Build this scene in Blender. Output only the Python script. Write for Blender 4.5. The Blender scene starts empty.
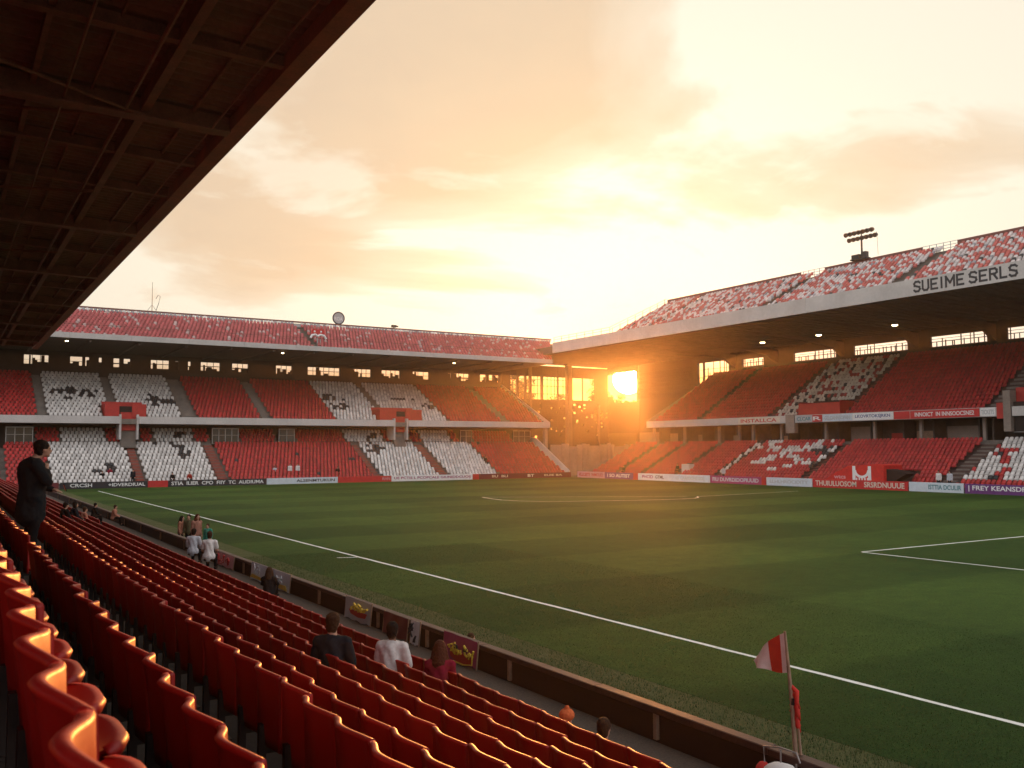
import bpy, bmesh, math, random
import numpy as np
from mathutils import Vector, Matrix, noise as mnoise
R = math.radians
rnd = random.Random(7)
S = bpy.context.scene
COL = S.collection
CAMZ = 4.6
CLX, CLY = 1.3, 4.1
SUN_EL, SUN_AZ = R(4.24), R(38.93)          # azimuth measured from +Y towards +X
SUN = Vector((math.cos(SUN_EL)*math.sin(SUN_AZ), math.cos(SUN_EL)*math.cos(SUN_AZ), math.sin(SUN_EL)))

# ------------------------------------------------------------------ materials
def new_mat(name):
    m = bpy.data.materials.new(name); m.use_nodes = True
    nt = m.node_tree; nt.nodes.clear()
    out = nt.nodes.new('ShaderNodeOutputMaterial'); b = nt.nodes.new('ShaderNodeBsdfPrincipled')
    nt.links.new(b.outputs[0], out.inputs[0])
    return m, nt, b
def N(nt, t, **kw):
    n = nt.nodes.new(t)
    for k, v in kw.items(): setattr(n, k, v)
    return n
def mixcol(nt, fac, a, b, mode='MIX'):
    n = N(nt, 'ShaderNodeMix', data_type='RGBA', blend_type=mode)
    for i, v in ((0, fac), (6, a), (7, b)):
        if hasattr(v, 'links'): nt.links.new(v, n.inputs[i])
        else: n.inputs[i].default_value = v if i == 0 else (*v, 1) if len(v) == 3 else v
    return n.outputs[2]
def math_(nt, op, a, b=0.0, clamp=False):
    n = N(nt, 'ShaderNodeMath', operation=op, use_clamp=clamp)
    for i, v in ((0, a), (1, b)):
        if hasattr(v, 'links'): nt.links.new(v, n.inputs[i])
        else: n.inputs[i].default_value = v
    return n.outputs[0]
def ramp(nt, fac, stops):
    n = N(nt, 'ShaderNodeValToRGB'); e = n.color_ramp.elements
    while len(e) < len(stops): e.new(0.5)
    for k, (p, c) in zip(e, stops):
        k.position = p; k.color = (*c, 1) if len(c) == 3 else c
    nt.links.new(fac, n.inputs[0]); return n.outputs[0]
def noise(nt, co, scale, detail=4, rough=.55, dist=0):
    n = N(nt, 'ShaderNodeTexNoise'); n.inputs['Scale'].default_value = scale
    n.inputs['Detail'].default_value = detail; n.inputs['Roughness'].default_value = rough
    n.inputs['Distortion'].default_value = dist
    nt.links.new(co, n.inputs['Vector']); return n.outputs['Fac']
def simple(name, c, rough=.6, sc=3.0, amt=.25, bump=0.0, metal=0.0, spec=.4, fine=0.0):
    m, nt, b = new_mat(name)
    co = N(nt, 'ShaderNodeTexCoord').outputs['Object']
    f = noise(nt, co, sc, 6, .65)
    dark = tuple(x*(1-amt) for x in c); lite = tuple(min(1, x*(1+amt*.8)) for x in c)
    col = ramp(nt, f, [(.3, dark), (.7, lite)])
    if fine:
        g = noise(nt, co, sc*14, 3)
        col = mixcol(nt, fine, col, ramp(nt, g, [(.35, tuple(x*.55 for x in c)), (.65, tuple(min(1, x*1.3) for x in c))]))
    nt.links.new(col, b.inputs['Base Color'])
    r = math_(nt, 'MULTIPLY_ADD', f, .3); nt.nodes[-1].inputs[2].default_value = rough-.15
    nt.links.new(r, b.inputs['Roughness'])
    b.inputs['Metallic'].default_value = metal; b.inputs['Specular IOR Level'].default_value = spec
    if bump:
        bn = N(nt, 'ShaderNodeBump'); bn.inputs['Strength'].default_value = bump; bn.inputs['Distance'].default_value = .02
        nt.links.new(noise(nt, co, sc*8, 4), bn.inputs['Height']); nt.links.new(bn.outputs[0], b.inputs['Normal'])
    return m
def emit(name, c, s):
    m = bpy.data.materials.new(name); m.use_nodes = True; nt = m.node_tree; nt.nodes.clear()
    o = nt.nodes.new('ShaderNodeOutputMaterial'); e = nt.nodes.new('ShaderNodeEmission')
    e.inputs[0].default_value = (*c, 1); e.inputs[1].default_value = s
    nt.links.new(e.outputs[0], o.inputs[0]); return m

def seat_mat(name, use_attr):
    m, nt, b = new_mat(name)
    co = N(nt, 'ShaderNodeTexCoord').outputs['Object']
    if use_attr:
        a = N(nt, 'ShaderNodeAttribute', attribute_name='seat_colour').outputs['Color']
    else:
        oi = N(nt, 'ShaderNodeObjectInfo').outputs['Random']
        a = ramp(nt, oi, [(0, (.29, .006, .005)), (.5, (.37, .008, .006)), (1, (.44, .013, .009))])
    f = noise(nt, co, 9.0, 6, .7)
    col = mixcol(nt, .5, a, mixcol(nt, f, (.45, .42, .40), (1, 1, 1)), 'MULTIPLY')
    s = noise(nt, co, 55.0, 2)
    dust = ramp(nt, s, [(.62, (0, 0, 0)), (.78, (1, 1, 1))])
    col = mixcol(nt, math_(nt, 'MULTIPLY', dust, .07), col, (.45, .36, .28))
    nt.links.new(col, b.inputs['Base Color'])
    nt.links.new(ramp(nt, f, [(.3, (.40,)*3), (.7, (.58,)*3)]), b.inputs['Roughness'])
    b.inputs['Specular IOR Level'].default_value = .45
    return m
M = {}
M['seat'] = seat_mat('red_seat_plastic', False)
M['seatA'] = seat_mat('stand_seat_plastic', True)
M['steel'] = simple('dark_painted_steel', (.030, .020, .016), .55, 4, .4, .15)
M['roofbeam'] = simple('red_oxide_steel', (.36, .145, .098), .6, 2, .45, .25, fine=.3)
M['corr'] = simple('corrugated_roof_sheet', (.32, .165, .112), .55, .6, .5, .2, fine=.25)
M['conc'] = simple('weathered_concrete', (.17, .145, .125), .85, .9, .4, .35, fine=.35)
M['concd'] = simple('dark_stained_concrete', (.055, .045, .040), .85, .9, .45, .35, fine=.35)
M['concn'] = simple('near_black_concrete', (.016, .012, .010), .9, .9, .45, .35, fine=.35)  # terrace concrete set near black so the treads stay dark between seats
M['redstep'] = simple('red_painted_step', (.27, .075, .055), .8, 1.5, .35, .2, fine=.3)
M['fascia'] = simple('pale_fascia_panel', (.50, .47, .45), .5, .35, .16, .06, fine=.12)
M['soffit'] = simple('brown_soffit_board', (.10, .075, .060), .75, .5, .4, .15, fine=.2)
M['redwall'] = simple('red_painted_wall', (.42, .030, .022), .6, 1.2, .25, .1, fine=.15)
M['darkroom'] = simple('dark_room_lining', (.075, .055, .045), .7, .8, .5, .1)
M['wall'] = simple('plain_rendered_wall', (.25, .20, .17), .85, .5, .3, .2, fine=.2)
M['rail'] = simple('red_brown_rail', (.17, .050, .038), .5, 2, .3)
M['metal'] = simple('galvanised_metal', (.33, .32, .31), .45, 3, .25, 0, .6)
M['coping'] = simple('worn_brown_plank', (.062, .026, .019), .55, 2.2, .5, .3, fine=.4)
M['board'] = simple('dark_wall_board', (.022, .012, .009), .8, 1.5, .5, .2)
M['post'] = simple('pale_timber_post', (.33, .22, .15), .7, 5, .35, .2)
M['black'] = simple('black_cloth', (.012, .012, .014), .85, 20, .4, .2)
M['darkglass'] = simple('dim_window_glass', (.05, .055, .055), .15, .6, .4, 0, 0, .6)
M['white'] = simple('white_paint', (.72, .70, .68), .5, 2, .12)
M['bark'] = simple('rough_bark', (.09, .06, .04), .9, 4, .4, .5)
M['leaf'] = simple('tree_leaf', (.075, .085, .030), .7, .6, .5)
M['redcloth'] = simple('red_canvas', (.55, .025, .018), .75, 3, .25, .2)
M['skin_dark'] = simple('brown_skin', (.16, .075, .045), .5, 8, .15)
M['skin'] = simple('fair_skin', (.46, .25, .17), .5, 8, .15)
M['hair_dark'] = simple('dark_hair', (.014, .009, .007), .7, 40, .5, .4, 0, .12)
M['hair_red'] = simple('auburn_hair', (.075, .018, .008), .6, 40, .5, .4, 0, .12)
M['hair_brown'] = simple('brown_hair', (.045, .020, .010), .7, 40, .5, .4, 0, .12)
def cloth(n, c): return simple(n, c, .9, 12, .2, .25, 0, .08)

# ------------------------------------------------------------------ mesh helpers
class MB:
    def __init__(s): s.v = []; s.f = []; s.mi = []
    def add(s, V, F, mi=0):
        o = len(s.v); s.v += [tuple(p) for p in V]; s.f += [tuple(o+i for i in f) for f in F]; s.mi += [mi]*len(F); return s
    def box(s, a, b, mi=0):
        x0, x1 = sorted((a[0], b[0])); y0, y1 = sorted((a[1], b[1])); z0, z1 = sorted((a[2], b[2]))
        V = [(x, y, z) for z in (z0, z1) for y in (y0, y1) for x in (x0, x1)]
        return s.add(V, [(0, 2, 3, 1), (4, 5, 7, 6), (0, 1, 5, 4), (2, 6, 7, 3), (0, 4, 6, 2), (1, 3, 7, 5)], mi)
    def prism(s, poly, ext, mi=0):
        """poly: list of 3D points (planar), ext: vector"""
        n = len(poly); e = Vector(ext); V = [Vector(p) for p in poly] + [Vector(p)+e for p in poly]
        F = [tuple(range(n))[::-1], tuple(range(n, 2*n))] + [(i, (i+1) % n, n+(i+1) % n, n+i) for i in range(n)]
        return s.add(V, F, mi)
    def tube(s, pts, r, n=8, mi=0):
        pts = [Vector(p) for p in pts]; rs = r if isinstance(r, (list, tuple)) else [r]*len(pts)
        V = []; F = []
        for i, p in enumerate(pts):
            d = (pts[min(i+1, len(pts)-1)]-pts[max(i-1, 0)]).normalized()
            a = d.cross(Vector((0, 0, 1)))
            if a.length < 1e-3: a = Vector((1, 0, 0))
            a.normalize(); b = d.cross(a)
            for k in range(n):
                t = 2*math.pi*k/n; V.append(p+(a*math.cos(t)+b*math.sin(t))*rs[i])
        for i in range(len(pts)-1):
            for k in range(n):
                F.append((i*n+k, i*n+(k+1) % n, (i+1)*n+(k+1) % n, (i+1)*n+k))
        F.append(tuple(range(n))[::-1]); F.append(tuple((len(pts)-1)*n+k for k in range(n)))
        return s.add(V, F, mi)
    def ball(s, c, r, sc=(1, 1, 1), nu=12, nv=8, mi=0):
        V = []; F = []
        for j in range(nv+1):
            p = math.pi*j/nv
            for i in range(nu):
                t = 2*math.pi*i/nu
                V.append((c[0]+r*sc[0]*math.sin(p)*math.cos(t), c[1]+r*sc[1]*math.sin(p)*math.sin(t), c[2]+r*sc[2]*math.cos(p)))
        for j in range(nv):
            for i in range(nu):
                F.append((j*nu+i, (j+1)*nu+i, (j+1)*nu+(i+1) % nu, j*nu+(i+1) % nu))
        return s.add(V, F, mi)
    def cone(s, a, b, ra, rb, n=10, mi=0):
        """tapered capsule"""
        s.tube([a, b], [ra, rb], n, mi); s.ball(a, ra, (1, 1, 1), n, 6, mi); s.ball(b, rb, (1, 1, 1), n, 6, mi); return s
    def mesh(s, name, mats, smooth=False):
        me = bpy.data.meshes.new(name); me.from_pydata(s.v, [], s.f)
        for m in (mats if isinstance(mats, (list, tuple)) else [mats]): me.materials.append(m)
        me.polygons.foreach_set('material_index', s.mi)
        if smooth: me.polygons.foreach_set('use_smooth', [True]*len(s.f))
        me.update(); return me
    def build(s, name, mats, parent=None, smooth=False):
        return link(name, s.mesh(name, mats, smooth), parent)
def link(name, data, parent=None):
    o = bpy.data.objects.new(name, data); COL.objects.link(o)
    if parent: o.parent = parent
    return o
def tag(o, label=None, cat=None, group=None, kind=None):
    if label: o['label'] = label
    if cat: o['category'] = cat
    if group: o['group'] = group
    if kind: o['kind'] = kind
    return o
def empty(name, loc=(0, 0, 0), rz=0, **kw):
    o = bpy.data.objects.new(name, None); COL.objects.link(o); o.location = loc; o.rotation_euler = (0, 0, rz)
    o.empty_display_size = .2
    return tag(o, **kw)
def bevel(o, w=.01, seg=1):
    bm = bmesh.new(); bm.from_mesh(o.data); bmesh.ops.remove_doubles(bm, verts=bm.verts, dist=1e-5)
    bmesh.ops.recalc_face_normals(bm, faces=bm.faces)
    ed = [e for e in bm.edges if len(e.link_faces) == 2 and e.calc_face_angle(0) > .5]
    bmesh.ops.bevel(bm, geom=ed, offset=w, segments=seg, affect='EDGES', clamp_overlap=True)
    bm.to_mesh(o.data); bm.free(); return o
def bake(o, mods):
    for t, kw in mods:
        m = o.modifiers.new(t, t)
        for k, v in kw.items(): setattr(m, k, v)
    dg = bpy.context.evaluated_depsgraph_get(); dg.update()
    me = bpy.data.meshes.new_from_object(o.evaluated_get(dg)); me.name = o.name
    o.modifiers.clear(); o.data = me
    return o
def text(body, size, mat, parent, loc, rot, width=None, ext=.008, name='lettering', height=None, bold=.012):
    cu = bpy.data.curves.new('t', 'FONT'); cu.body = body; cu.size = size; cu.extrude = ext; cu.align_x = 'CENTER'; cu.align_y = 'CENTER'
    cu.resolution_u = 3; cu.offset = bold
    t = bpy.data.objects.new('t', cu); COL.objects.link(t)
    dg = bpy.context.evaluated_depsgraph_get(); dg.update()
    me = bpy.data.meshes.new_from_object(t.evaluated_get(dg)); bpy.data.objects.remove(t)
    if width:
        v = np.empty(len(me.vertices)*3); me.vertices.foreach_get('co', v); v = v.reshape(-1, 3)
        v[:, 0] -= (v[:, 0].max()+v[:, 0].min())/2; v[:, 1] -= (v[:, 1].max()+v[:, 1].min())/2
        v[:, 0] *= width/max(1e-6, np.ptp(v[:, 0]))
        if height: v[:, 1] *= height/np.ptp(v[:, 1])
        me.vertices.foreach_set('co', v.ravel())
    me.materials.clear(); me.materials.append(mat); me.name = name
    o = link(name, me, parent); o.location = loc; o.rotation_euler = rot
    return o
def merged(name, base_v, base_f, xf, mat, cols=None):
    """many copies of a base mesh in one mesh. xf: (n,4) x,y,z,angle ; cols (n,3)"""
    bv = np.array(base_v, float); n = len(xf); xf = np.array(xf, float)
    c, s = np.cos(xf[:, 3])[:, None], np.sin(xf[:, 3])[:, None]
    X = bv[None, :, 0]*c - bv[None, :, 1]*s + xf[:, 0:1]
    Y = bv[None, :, 0]*s + bv[None, :, 1]*c + xf[:, 1:2]
    Z = np.repeat(bv[None, :, 2], n, 0) + xf[:, 2:3]
    V = np.stack([X, Y, Z], 2).reshape(-1, 3)
    nv = len(bv); k = np.array(base_f, np.int32)               # all quads
    Fi = (k[None] + (np.arange(n)*nv)[:, None, None]).reshape(-1, 4)
    me = bpy.data.meshes.new(name)
    me.vertices.add(len(V)); me.vertices.foreach_set('co', V.ravel())
    me.loops.add(Fi.size); me.loops.foreach_set('vertex_index', Fi.ravel().astype(np.int32))
    me.polygons.add(len(Fi)); me.polygons.foreach_set('loop_start', np.arange(0, Fi.size, 4, dtype=np.int32))
    me.polygons.foreach_set('loop_total', np.full(len(Fi), 4, np.int32))
    me.materials.append(mat); me.update(calc_edges=True)
    if cols is not None:
        a = me.attributes.new('seat_colour', 'FLOAT_COLOR', 'POINT')
        cc = np.concatenate([np.repeat(np.array(cols, float), nv, 0), np.ones((len(V), 1))], 1)
        a.data.foreach_set('color', cc.ravel())
    return link(name, me)

# ------------------------------------------------------------------ ground, pitch
m, nt, b = new_mat('grass_pitch')
co = N(nt, 'ShaderNodeTexCoord').outputs['Object']
sp = N(nt, 'ShaderNodeSeparateXYZ'); nt.links.new(co, sp.inputs[0])
wob = math_(nt, 'MULTIPLY', math_(nt, 'SUBTRACT', noise(nt, co, .25, 3), .5), .9)
yy = math_(nt, 'ADD', sp.outputs[1], wob); xx = math_(nt, 'ADD', sp.outputs[0], wob)
def band(v, period, soft=.12):
    s_ = math_(nt, 'SINE', math_(nt, 'MULTIPLY', v, 2*math.pi/period))
    mr = N(nt, 'ShaderNodeMapRange'); nt.links.new(s_, mr.inputs[0]); mr.inputs[1].default_value = -soft; mr.inputs[2].default_value = soft
    return mr.outputs[0]
by, bx_ = band(yy, 13.2), band(xx, 22.0)
st = math_(nt, 'MULTIPLY_ADD', by, .62); nt.links.new(math_(nt, 'MULTIPLY', bx_, .38), nt.nodes[-2].inputs[2]) if False else None
st = math_(nt, 'ADD', math_(nt, 'MULTIPLY', by, .68), math_(nt, 'MULTIPLY', bx_, .32))
mp = N(nt, 'ShaderNodeMapping'); mp.inputs['Scale'].default_value = (1, 1, 1); nt.links.new(co, mp.inputs[0])
big = noise(nt, co, .12, 5, .6); mid = noise(nt, co, 1.6, 5, .7); fin = noise(nt, co, 16, 5, .8)
base = mixcol(nt, st, (.024, .058, .010), (.044, .090, .018))
base = mixcol(nt, .55, base, ramp(nt, big, [(.3, (.55, .58, .5)), (.7, (1.25, 1.15, 1.0))]), 'MULTIPLY')
base = mixcol(nt, .6, base, ramp(nt, mid, [(.3, (.62, .64, .55)), (.72, (1.3, 1.22, 1.1))]), 'MULTIPLY')
base = mixcol(nt, .75, base, ramp(nt, fin, [(.30, (.22, .26, .2)), (.72, (1.95, 1.8, 1.6))]), 'MULTIPLY')
nt.links.new(base, b.inputs['Base Color']); b.inputs['Roughness'].default_value = .9; b.inputs['Specular IOR Level'].default_value = .12
bn = N(nt, 'ShaderNodeBump'); bn.inputs['Strength'].default_value = .9; bn.inputs['Distance'].default_value = .05
nt.links.new(fin, bn.inputs['Height']); nt.links.new(bn.outputs[0], b.inputs['Normal'])
M['grass'] = m
m, nt, b = new_mat('verge_turf')
co = N(nt, 'ShaderNodeTexCoord').outputs['Object']
mid = noise(nt, co, 1.1, 5, .7); fin = noise(nt, co, 18, 4, .8)
base = ramp(nt, mid, [(.3, (.058, .074, .026)), (.55, (.080, .092, .038)), (.75, (.11, .112, .055))])
base = mixcol(nt, .8, base, ramp(nt, fin, [(.28, (.4, .4, .35)), (.75, (1.7, 1.6, 1.5))]), 'MULTIPLY')
nt.links.new(base, b.inputs['Base Color']); b.inputs['Roughness'].default_value = .92; b.inputs['Specular IOR Level'].default_value = .12
bn = N(nt, 'ShaderNodeBump'); bn.inputs['Strength'].default_value = .9; bn.inputs['Distance'].default_value = .05
nt.links.new(fin, bn.inputs['Height']); nt.links.new(bn.outputs[0], b.inputs['Normal'])
M['verge'] = m
m, nt, b = new_mat('pitch_chalk')
co = N(nt, 'ShaderNodeTexCoord').outputs['Object']
f = noise(nt, co, 9, 5, .75)
nt.links.new(ramp(nt, f, [(.25, (.16, .20, .11)), (.42, (.62, .63, .58)), (.8, (.82, .82, .80))]), b.inputs['Base Color']); b.inputs['Roughness'].default_value = .9
M['chalk'] = m
M['path'] = simple('grey_gravel_walkway', (.075, .058, .045), .9, 2.5, .4, .5, fine=.7)
M['soil'] = simple('bare_ground', (.10, .085, .06), .95, .3, .4, .3, fine=.4)

tag(MB().box((-700, -700, -1.2), (700, 700, -.03)).build('ground', M['soil']), kind='structure')
tag(MB().box((12.1, -20, -.03), (86.2, 120.9, 0)).build('pitch', M['grass']), kind='structure')
tag(MB().box((9.12, -20, -.028), (12.1, 120.9, -.004)).build('verge', M['verge']), kind='structure')
ml = MB()
def mark(p, q, w=.11, zz=.004, n=None):
    p = Vector((*p, 0)); q = Vector((*q, 0)); d = (q-p); L = d.length; d.normalize(); sd = Vector((-d.y, d.x, 0))
    n = n or max(2, int(L/.7)); V = []
    for i in range(n+1):
        c = p+d*L*i/n; j = rnd.uniform(-.012, .012); ww = w*.5*rnd.uniform(.85, 1.15)
        V += [(*(c+sd*(ww+j)).xy, zz), (*(c-sd*(ww-j)).xy, zz)]
    ml.add(V, [(2*i, 2*i+1, 2*i+3, 2*i+2) for i in range(n)])
mark((15.40, 3), (15.40, 113.8), .14)
mark((34.63, 26.8), (86.0, 26.8), .14); mark((34.55, 26.72), (34.55, -2), .13, .005)
pts = [(43.9, 76.4), (43.3, 73.6), (43.0, 71.3), (43.4, 69.2), (44.5, 67.3), (46.6, 66.0), (49.3, 65.1), (52.0, 64.1), (54.6, 63.4), (57.0, 63.1), (58.8, 63.4), (60.0, 64.2), (61.0, 65.4)]
for a_, b_ in zip(pts, pts[1:]): mark(a_, b_, .16)
mark((61.0, 65.4), (77, 67.3), .12, .006); mark((43.9, 76.4), (60.5, 66.2), .10, .006)

for yk in (37.6,): mark((14.5, yk), (15.3, yk-.3), .16, .006)
tag(ml.build('pitch_markings', M['chalk']), kind='structure')
tag(MB().box((6.2, -20, -.03), (8.92, 118, .38)).build('walkway', M['path']), kind='structure')

gr = np.random.default_rng(5); NB = 150000
gx = 9.2+gr.random(NB)**1.5*13; gy = 6+gr.random(NB)**1.2*34
h_ = gr.uniform(.018, .045, NB)*np.where(gx < 12.1, 1.25, .8); an_ = gr.uniform(0, 6.283, NB); le = gr.uniform(-.02, .02, (NB, 2)); wd_ = gr.uniform(.004, .009, NB)
keep = ~((gx > 15.3) & (gx < 15.5)); gx, gy, h_, an_, le, wd_ = gx[keep], gy[keep], h_[keep], an_[keep], le[keep], wd_[keep]; NB = len(gx)
Vg = np.empty((NB, 3, 3)); Vg[:, 0] = np.stack([gx-np.cos(an_)*wd_, gy-np.sin(an_)*wd_, np.full(NB, -.006)], 1); Vg[:, 1] = np.stack([gx+np.cos(an_)*wd_, gy+np.sin(an_)*wd_, np.full(NB, -.006)], 1); Vg[:, 2] = np.stack([gx+le[:, 0], gy+le[:, 1], h_], 1)
gm = bpy.data.meshes.new('grass_blades'); gm.vertices.add(NB*3); gm.vertices.foreach_set('co', Vg.ravel()); gm.loops.add(NB*3); gm.loops.foreach_set('vertex_index', np.arange(NB*3, dtype=np.int32))
gm.polygons.add(NB); gm.polygons.foreach_set('loop_start', np.arange(0, NB*3, 3, dtype=np.int32)); gm.polygons.foreach_set('loop_total', np.full(NB, 3, np.int32)); gm.update(calc_edges=True)
gm.materials.append(simple('grass_blade', (.046, .085, .022), .7, 1.4, .25, 0, 0, .2, fine=.6))
tag(link('grass_blades', gm), 'short grass blades along the near edge of the pitch and verge', 'grass', None, 'stuff')

# ------------------------------------------------------------------ near stand (the side stand the camera stands in)
ROWX = [.275, 1.03, 2.03, 2.75, 3.47, 4.18, 4.90, 5.60, 6.33]
ROWH = [.55, 1.15, 1.556, 1.95, 2.23, 2.51, 2.75, 2.97, 3.17]
TREAD = [CAMZ-h-.80 for h in ROWH]
ns = empty('grandstand', (0, 0, 0), label='near grandstand at left with dark corrugated roof over the rows of red seats', cat='grandstand')
st = MB()
edges = [(-14, -.55), (-.55, .0+.09)]
prof = [(-14.2, -.03), (-14.2, TREAD[0]+3.9)]
for k in range(12):                                     # the rows behind the camera, rising to the back wall
    x = -14.2+1.1*k; z = TREAD[0]+3.9-.36*k
    prof += [(x+1.1, z), (x+1.1, z-.36)]
prof[-1] = (prof[-2][0], TREAD[0]); 
for k in range(9):
    xe = ROWX[k]+.44 if k < 8 else 6.75
    if k == 1: xe = ROWX[1]+.62
    prof.append((xe, TREAD[k])); prof.append((xe, TREAD[k+1] if k < 8 else .385))
prof.append((6.75, -.03))
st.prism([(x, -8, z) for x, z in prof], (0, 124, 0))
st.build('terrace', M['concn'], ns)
# low gangway step blocks between the second and third rows
gb = MB()
for y in (13.2, 31.5): gb.box((1.52, y, TREAD[2]-.02), (2.0, y+1.3, TREAD[2]+.2))
gb.build('step', M['conc'], ns)
MB().box((-14.6, -8.2, -.03), (-14.2, 84, 13)).build('back_wall', M['concd'], ns)  # unseen back wall, added so no light enters the stand from behind
# roof: corrugated sheet with ridges running front to back
RZ = 13.13
V = []; F = []; per = .36; y = -8.0; i = 0
while y < 84:
    zz = RZ + (.0 if i % 4 in (0, 1) else .10)
    V += [(-14.5, y, zz+.9), (6.3, y, zz)]; y += per/4*(1.0 if i % 2 else 1.0); i += 1
F = [(2*k, 2*k+1, 2*k+3, 2*k+2) for k in range(i-1)]
MB().add(V, F).build('roof_sheet', M['corr'], ns)
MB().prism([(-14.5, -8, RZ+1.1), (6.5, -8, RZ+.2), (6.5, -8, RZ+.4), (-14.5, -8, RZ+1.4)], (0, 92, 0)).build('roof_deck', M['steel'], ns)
fb = MB().box((6.08, -8, 12.76), (6.5, 83.5, 12.86)); fb.box((6.42, -8, 12.861), (6.52, 83.5, 13.5)); fb.box((6.08, -8, 12.861), (6.16, 83.5, 13.12))
fb.build('fascia_beam', simple('dull_red_fascia_paint', (.46, .13, .085), .6, 1.2, .35, .2, fine=.25), ns)
for j, yb in enumerate([4.5, 9.2, 14, 19.2, 23.6, 27.4, 31.2, 36.8, 42, 47, 52, 57, 62, 67, 72, 77, 82.5]):
    r = MB(); big_ = yb in (14, 23.6, 36.8, 47, 57, 67, 77); hh = .62 if big_ else .34; w = .17 if big_ else .09
    r.prism([(-14.4, yb-w/2, RZ+.85), (6.07, yb-w/2, RZ-.03), (6.07, yb-w/2, RZ-.03-hh*.6), (-2, yb-w/2, RZ+.34-hh), (-14.4, yb-w/2, RZ+.85-hh*1.3)], (0, w, 0))
    r.prism([(-14.4, yb-w*1.3, RZ+.846-hh*1.3), (-2, yb-w*1.3, RZ+.336-hh), (6.07, yb-w*1.3, RZ-.034-hh*.6), (6.07, yb-w*1.3, RZ-.074-hh*.6), (-2, yb-w*1.3, RZ+.296-hh), (-14.4, yb-w*1.3, RZ+.806-hh*1.3)], (0, w*2.6, 0))
    r.build('rafter', M['roofbeam'], ns)
for xb, hh, w in ((4.0, .34, .2), (1.55, .24, .12), (-1.4, .34, .2), (-4.6, .24, .12), (-8, .3, .2), (5.15, .09, .06), (2.8, .08, .05)):
    zz = RZ+.9*(6.3-xb)/20.8-.028
    MB().box((xb-w/2, -8, zz-hh), (xb+w/2, 83, zz)).build('purlin', M['roofbeam'], ns)
for (y0, y1, x0, x1) in ((19.3, 23.5, -5, 3.9), (27.5, 23.7, -4, 4), (14.1, 9.4, -4, 3.9), (36.7, 31.4, -6, 3.9), (47, 42, -6, 3.9)):
    MB().tube([(x0, y0, RZ+.1), (x1, y1, RZ-.35)], .045, 8).build('brace', M['roofbeam'], ns)

for xb, r_ in ((2.2, .035), (3.55, .05), (-.4, .04), (5.6, .025)):
    zz = RZ+.9*(6.3-xb)/20.8-.42
    MB().tube([(xb, y_, zz-.03*math.sin(y_*.6)*(r_ < .04)) for y_ in np.arange(2, 82, 2.5)], r_, 7).build('conduit', M['roofbeam'], ns)
# seats ------------------------------------------------------------
def loft(us, profile_fn, close_ends=True):
    V = []; F = []; n = None
    for u in us:
        p = profile_fn(u); n = len(p); V += p
    for i in range(len(us)-1):
        for k in range(n): F.append((i*n+k, i*n+(k+1) % n, (i+1)*n+(k+1) % n, (i+1)*n+k))
    if close_ends:                                       # quads only across the closed section
        for o, fl in ((0, 1), ((len(us)-1)*n, 0)):
            for k in range(n//2-1):
                q = (o+k, o+k+1, o+n-2-k, o+n-1-k); F.append(q[::-1] if fl else q)
    return V, F
def back_profile(nz):
    def f(u):
        # faces +x (the pitch); closed section: front up, rounded lip, back down
        dx = .064*(1-math.cos(math.pi*u))/2+.010*u*u; top = .80-.022*(1-math.cos(math.pi*u))/2; W = .2725
        pts = []
        for k in range(nz+1):
            t = k/nz; z = .25+(top-.016-.25)*t; pts.append((dx*(.35+.65*t)-.055*t+.014, u*W, z))
        xt = dx-.055
        pts += [(xt+.010, u*W, top-.004), (xt-.004, u*W, top), (xt-.020, u*W, top-.002)]
        pts += [(xt-.030, u*W, top-.012)]
        for k in range(nz, -1, -1):
            t = k/nz; z = .25+(top-.026-.25)*t; pts.append((dx*(.35+.65*t)-.055*t-.010-.012*t**6, u*W, z))
        if len(pts) % 2: pts.insert(0, (pts[0][0], pts[0][1], pts[0][2]-.012))
        return pts
    return f
def pan_profile(u):
    W = .225; e = 1-abs(u)**3.0*.22; zc = .335-.02*(1-u*u); L = .30*e
    top = [(.015, u*W, zc+.012), (.12, u*W, zc-.004), (.20, u*W, zc+.004), (L-.05, u*W, zc+.014), (L-.012, u*W, zc+.004)]
    bot = [(L, u*W, zc-.02), (L-.015, u*W, zc-.05), (.20, u*W, zc-.03), (.12, u*W, zc-.036), (.015, u*W, zc-.02)]
    return [(d, y, z-.045+.085*d/.30) for d, y, z in top+bot]
us = [-1+2*i/14 for i in range(15)]
v, f = loft(us, back_profile(6)); me_back = MB().add(v, f).mesh('backrest', M['seat'], True)
v, f = loft([-1+2*i/8 for i in range(9)], pan_profile); me_pan = MB().add(v, f).mesh('seat_pan', M['seat'], True)
br = MB().box((-.05, -.03, .0), (.0, .03, .40)); br.box((.0, -.025, .19), (.20, .025, .24)); br.box((-.07, -.06, .0), (.05, .06, .012))
me_brk = br.mesh('bracket', M['steel'])
v1, f1 = loft([-1, -.72, -.35, 0, .35, .72, 1], back_profile(2)); n1 = len(v1)
v2, f2 = loft([-1, -.5, .5, 1], pan_profile)
lo_v = v1+v2; lo_f = f1+[tuple(i+n1 for i in q) for q in f2]
PITCH = .55
cyaw, syaw = math.cos(R(31.754)), math.sin(R(31.754))
allseats = []
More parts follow.
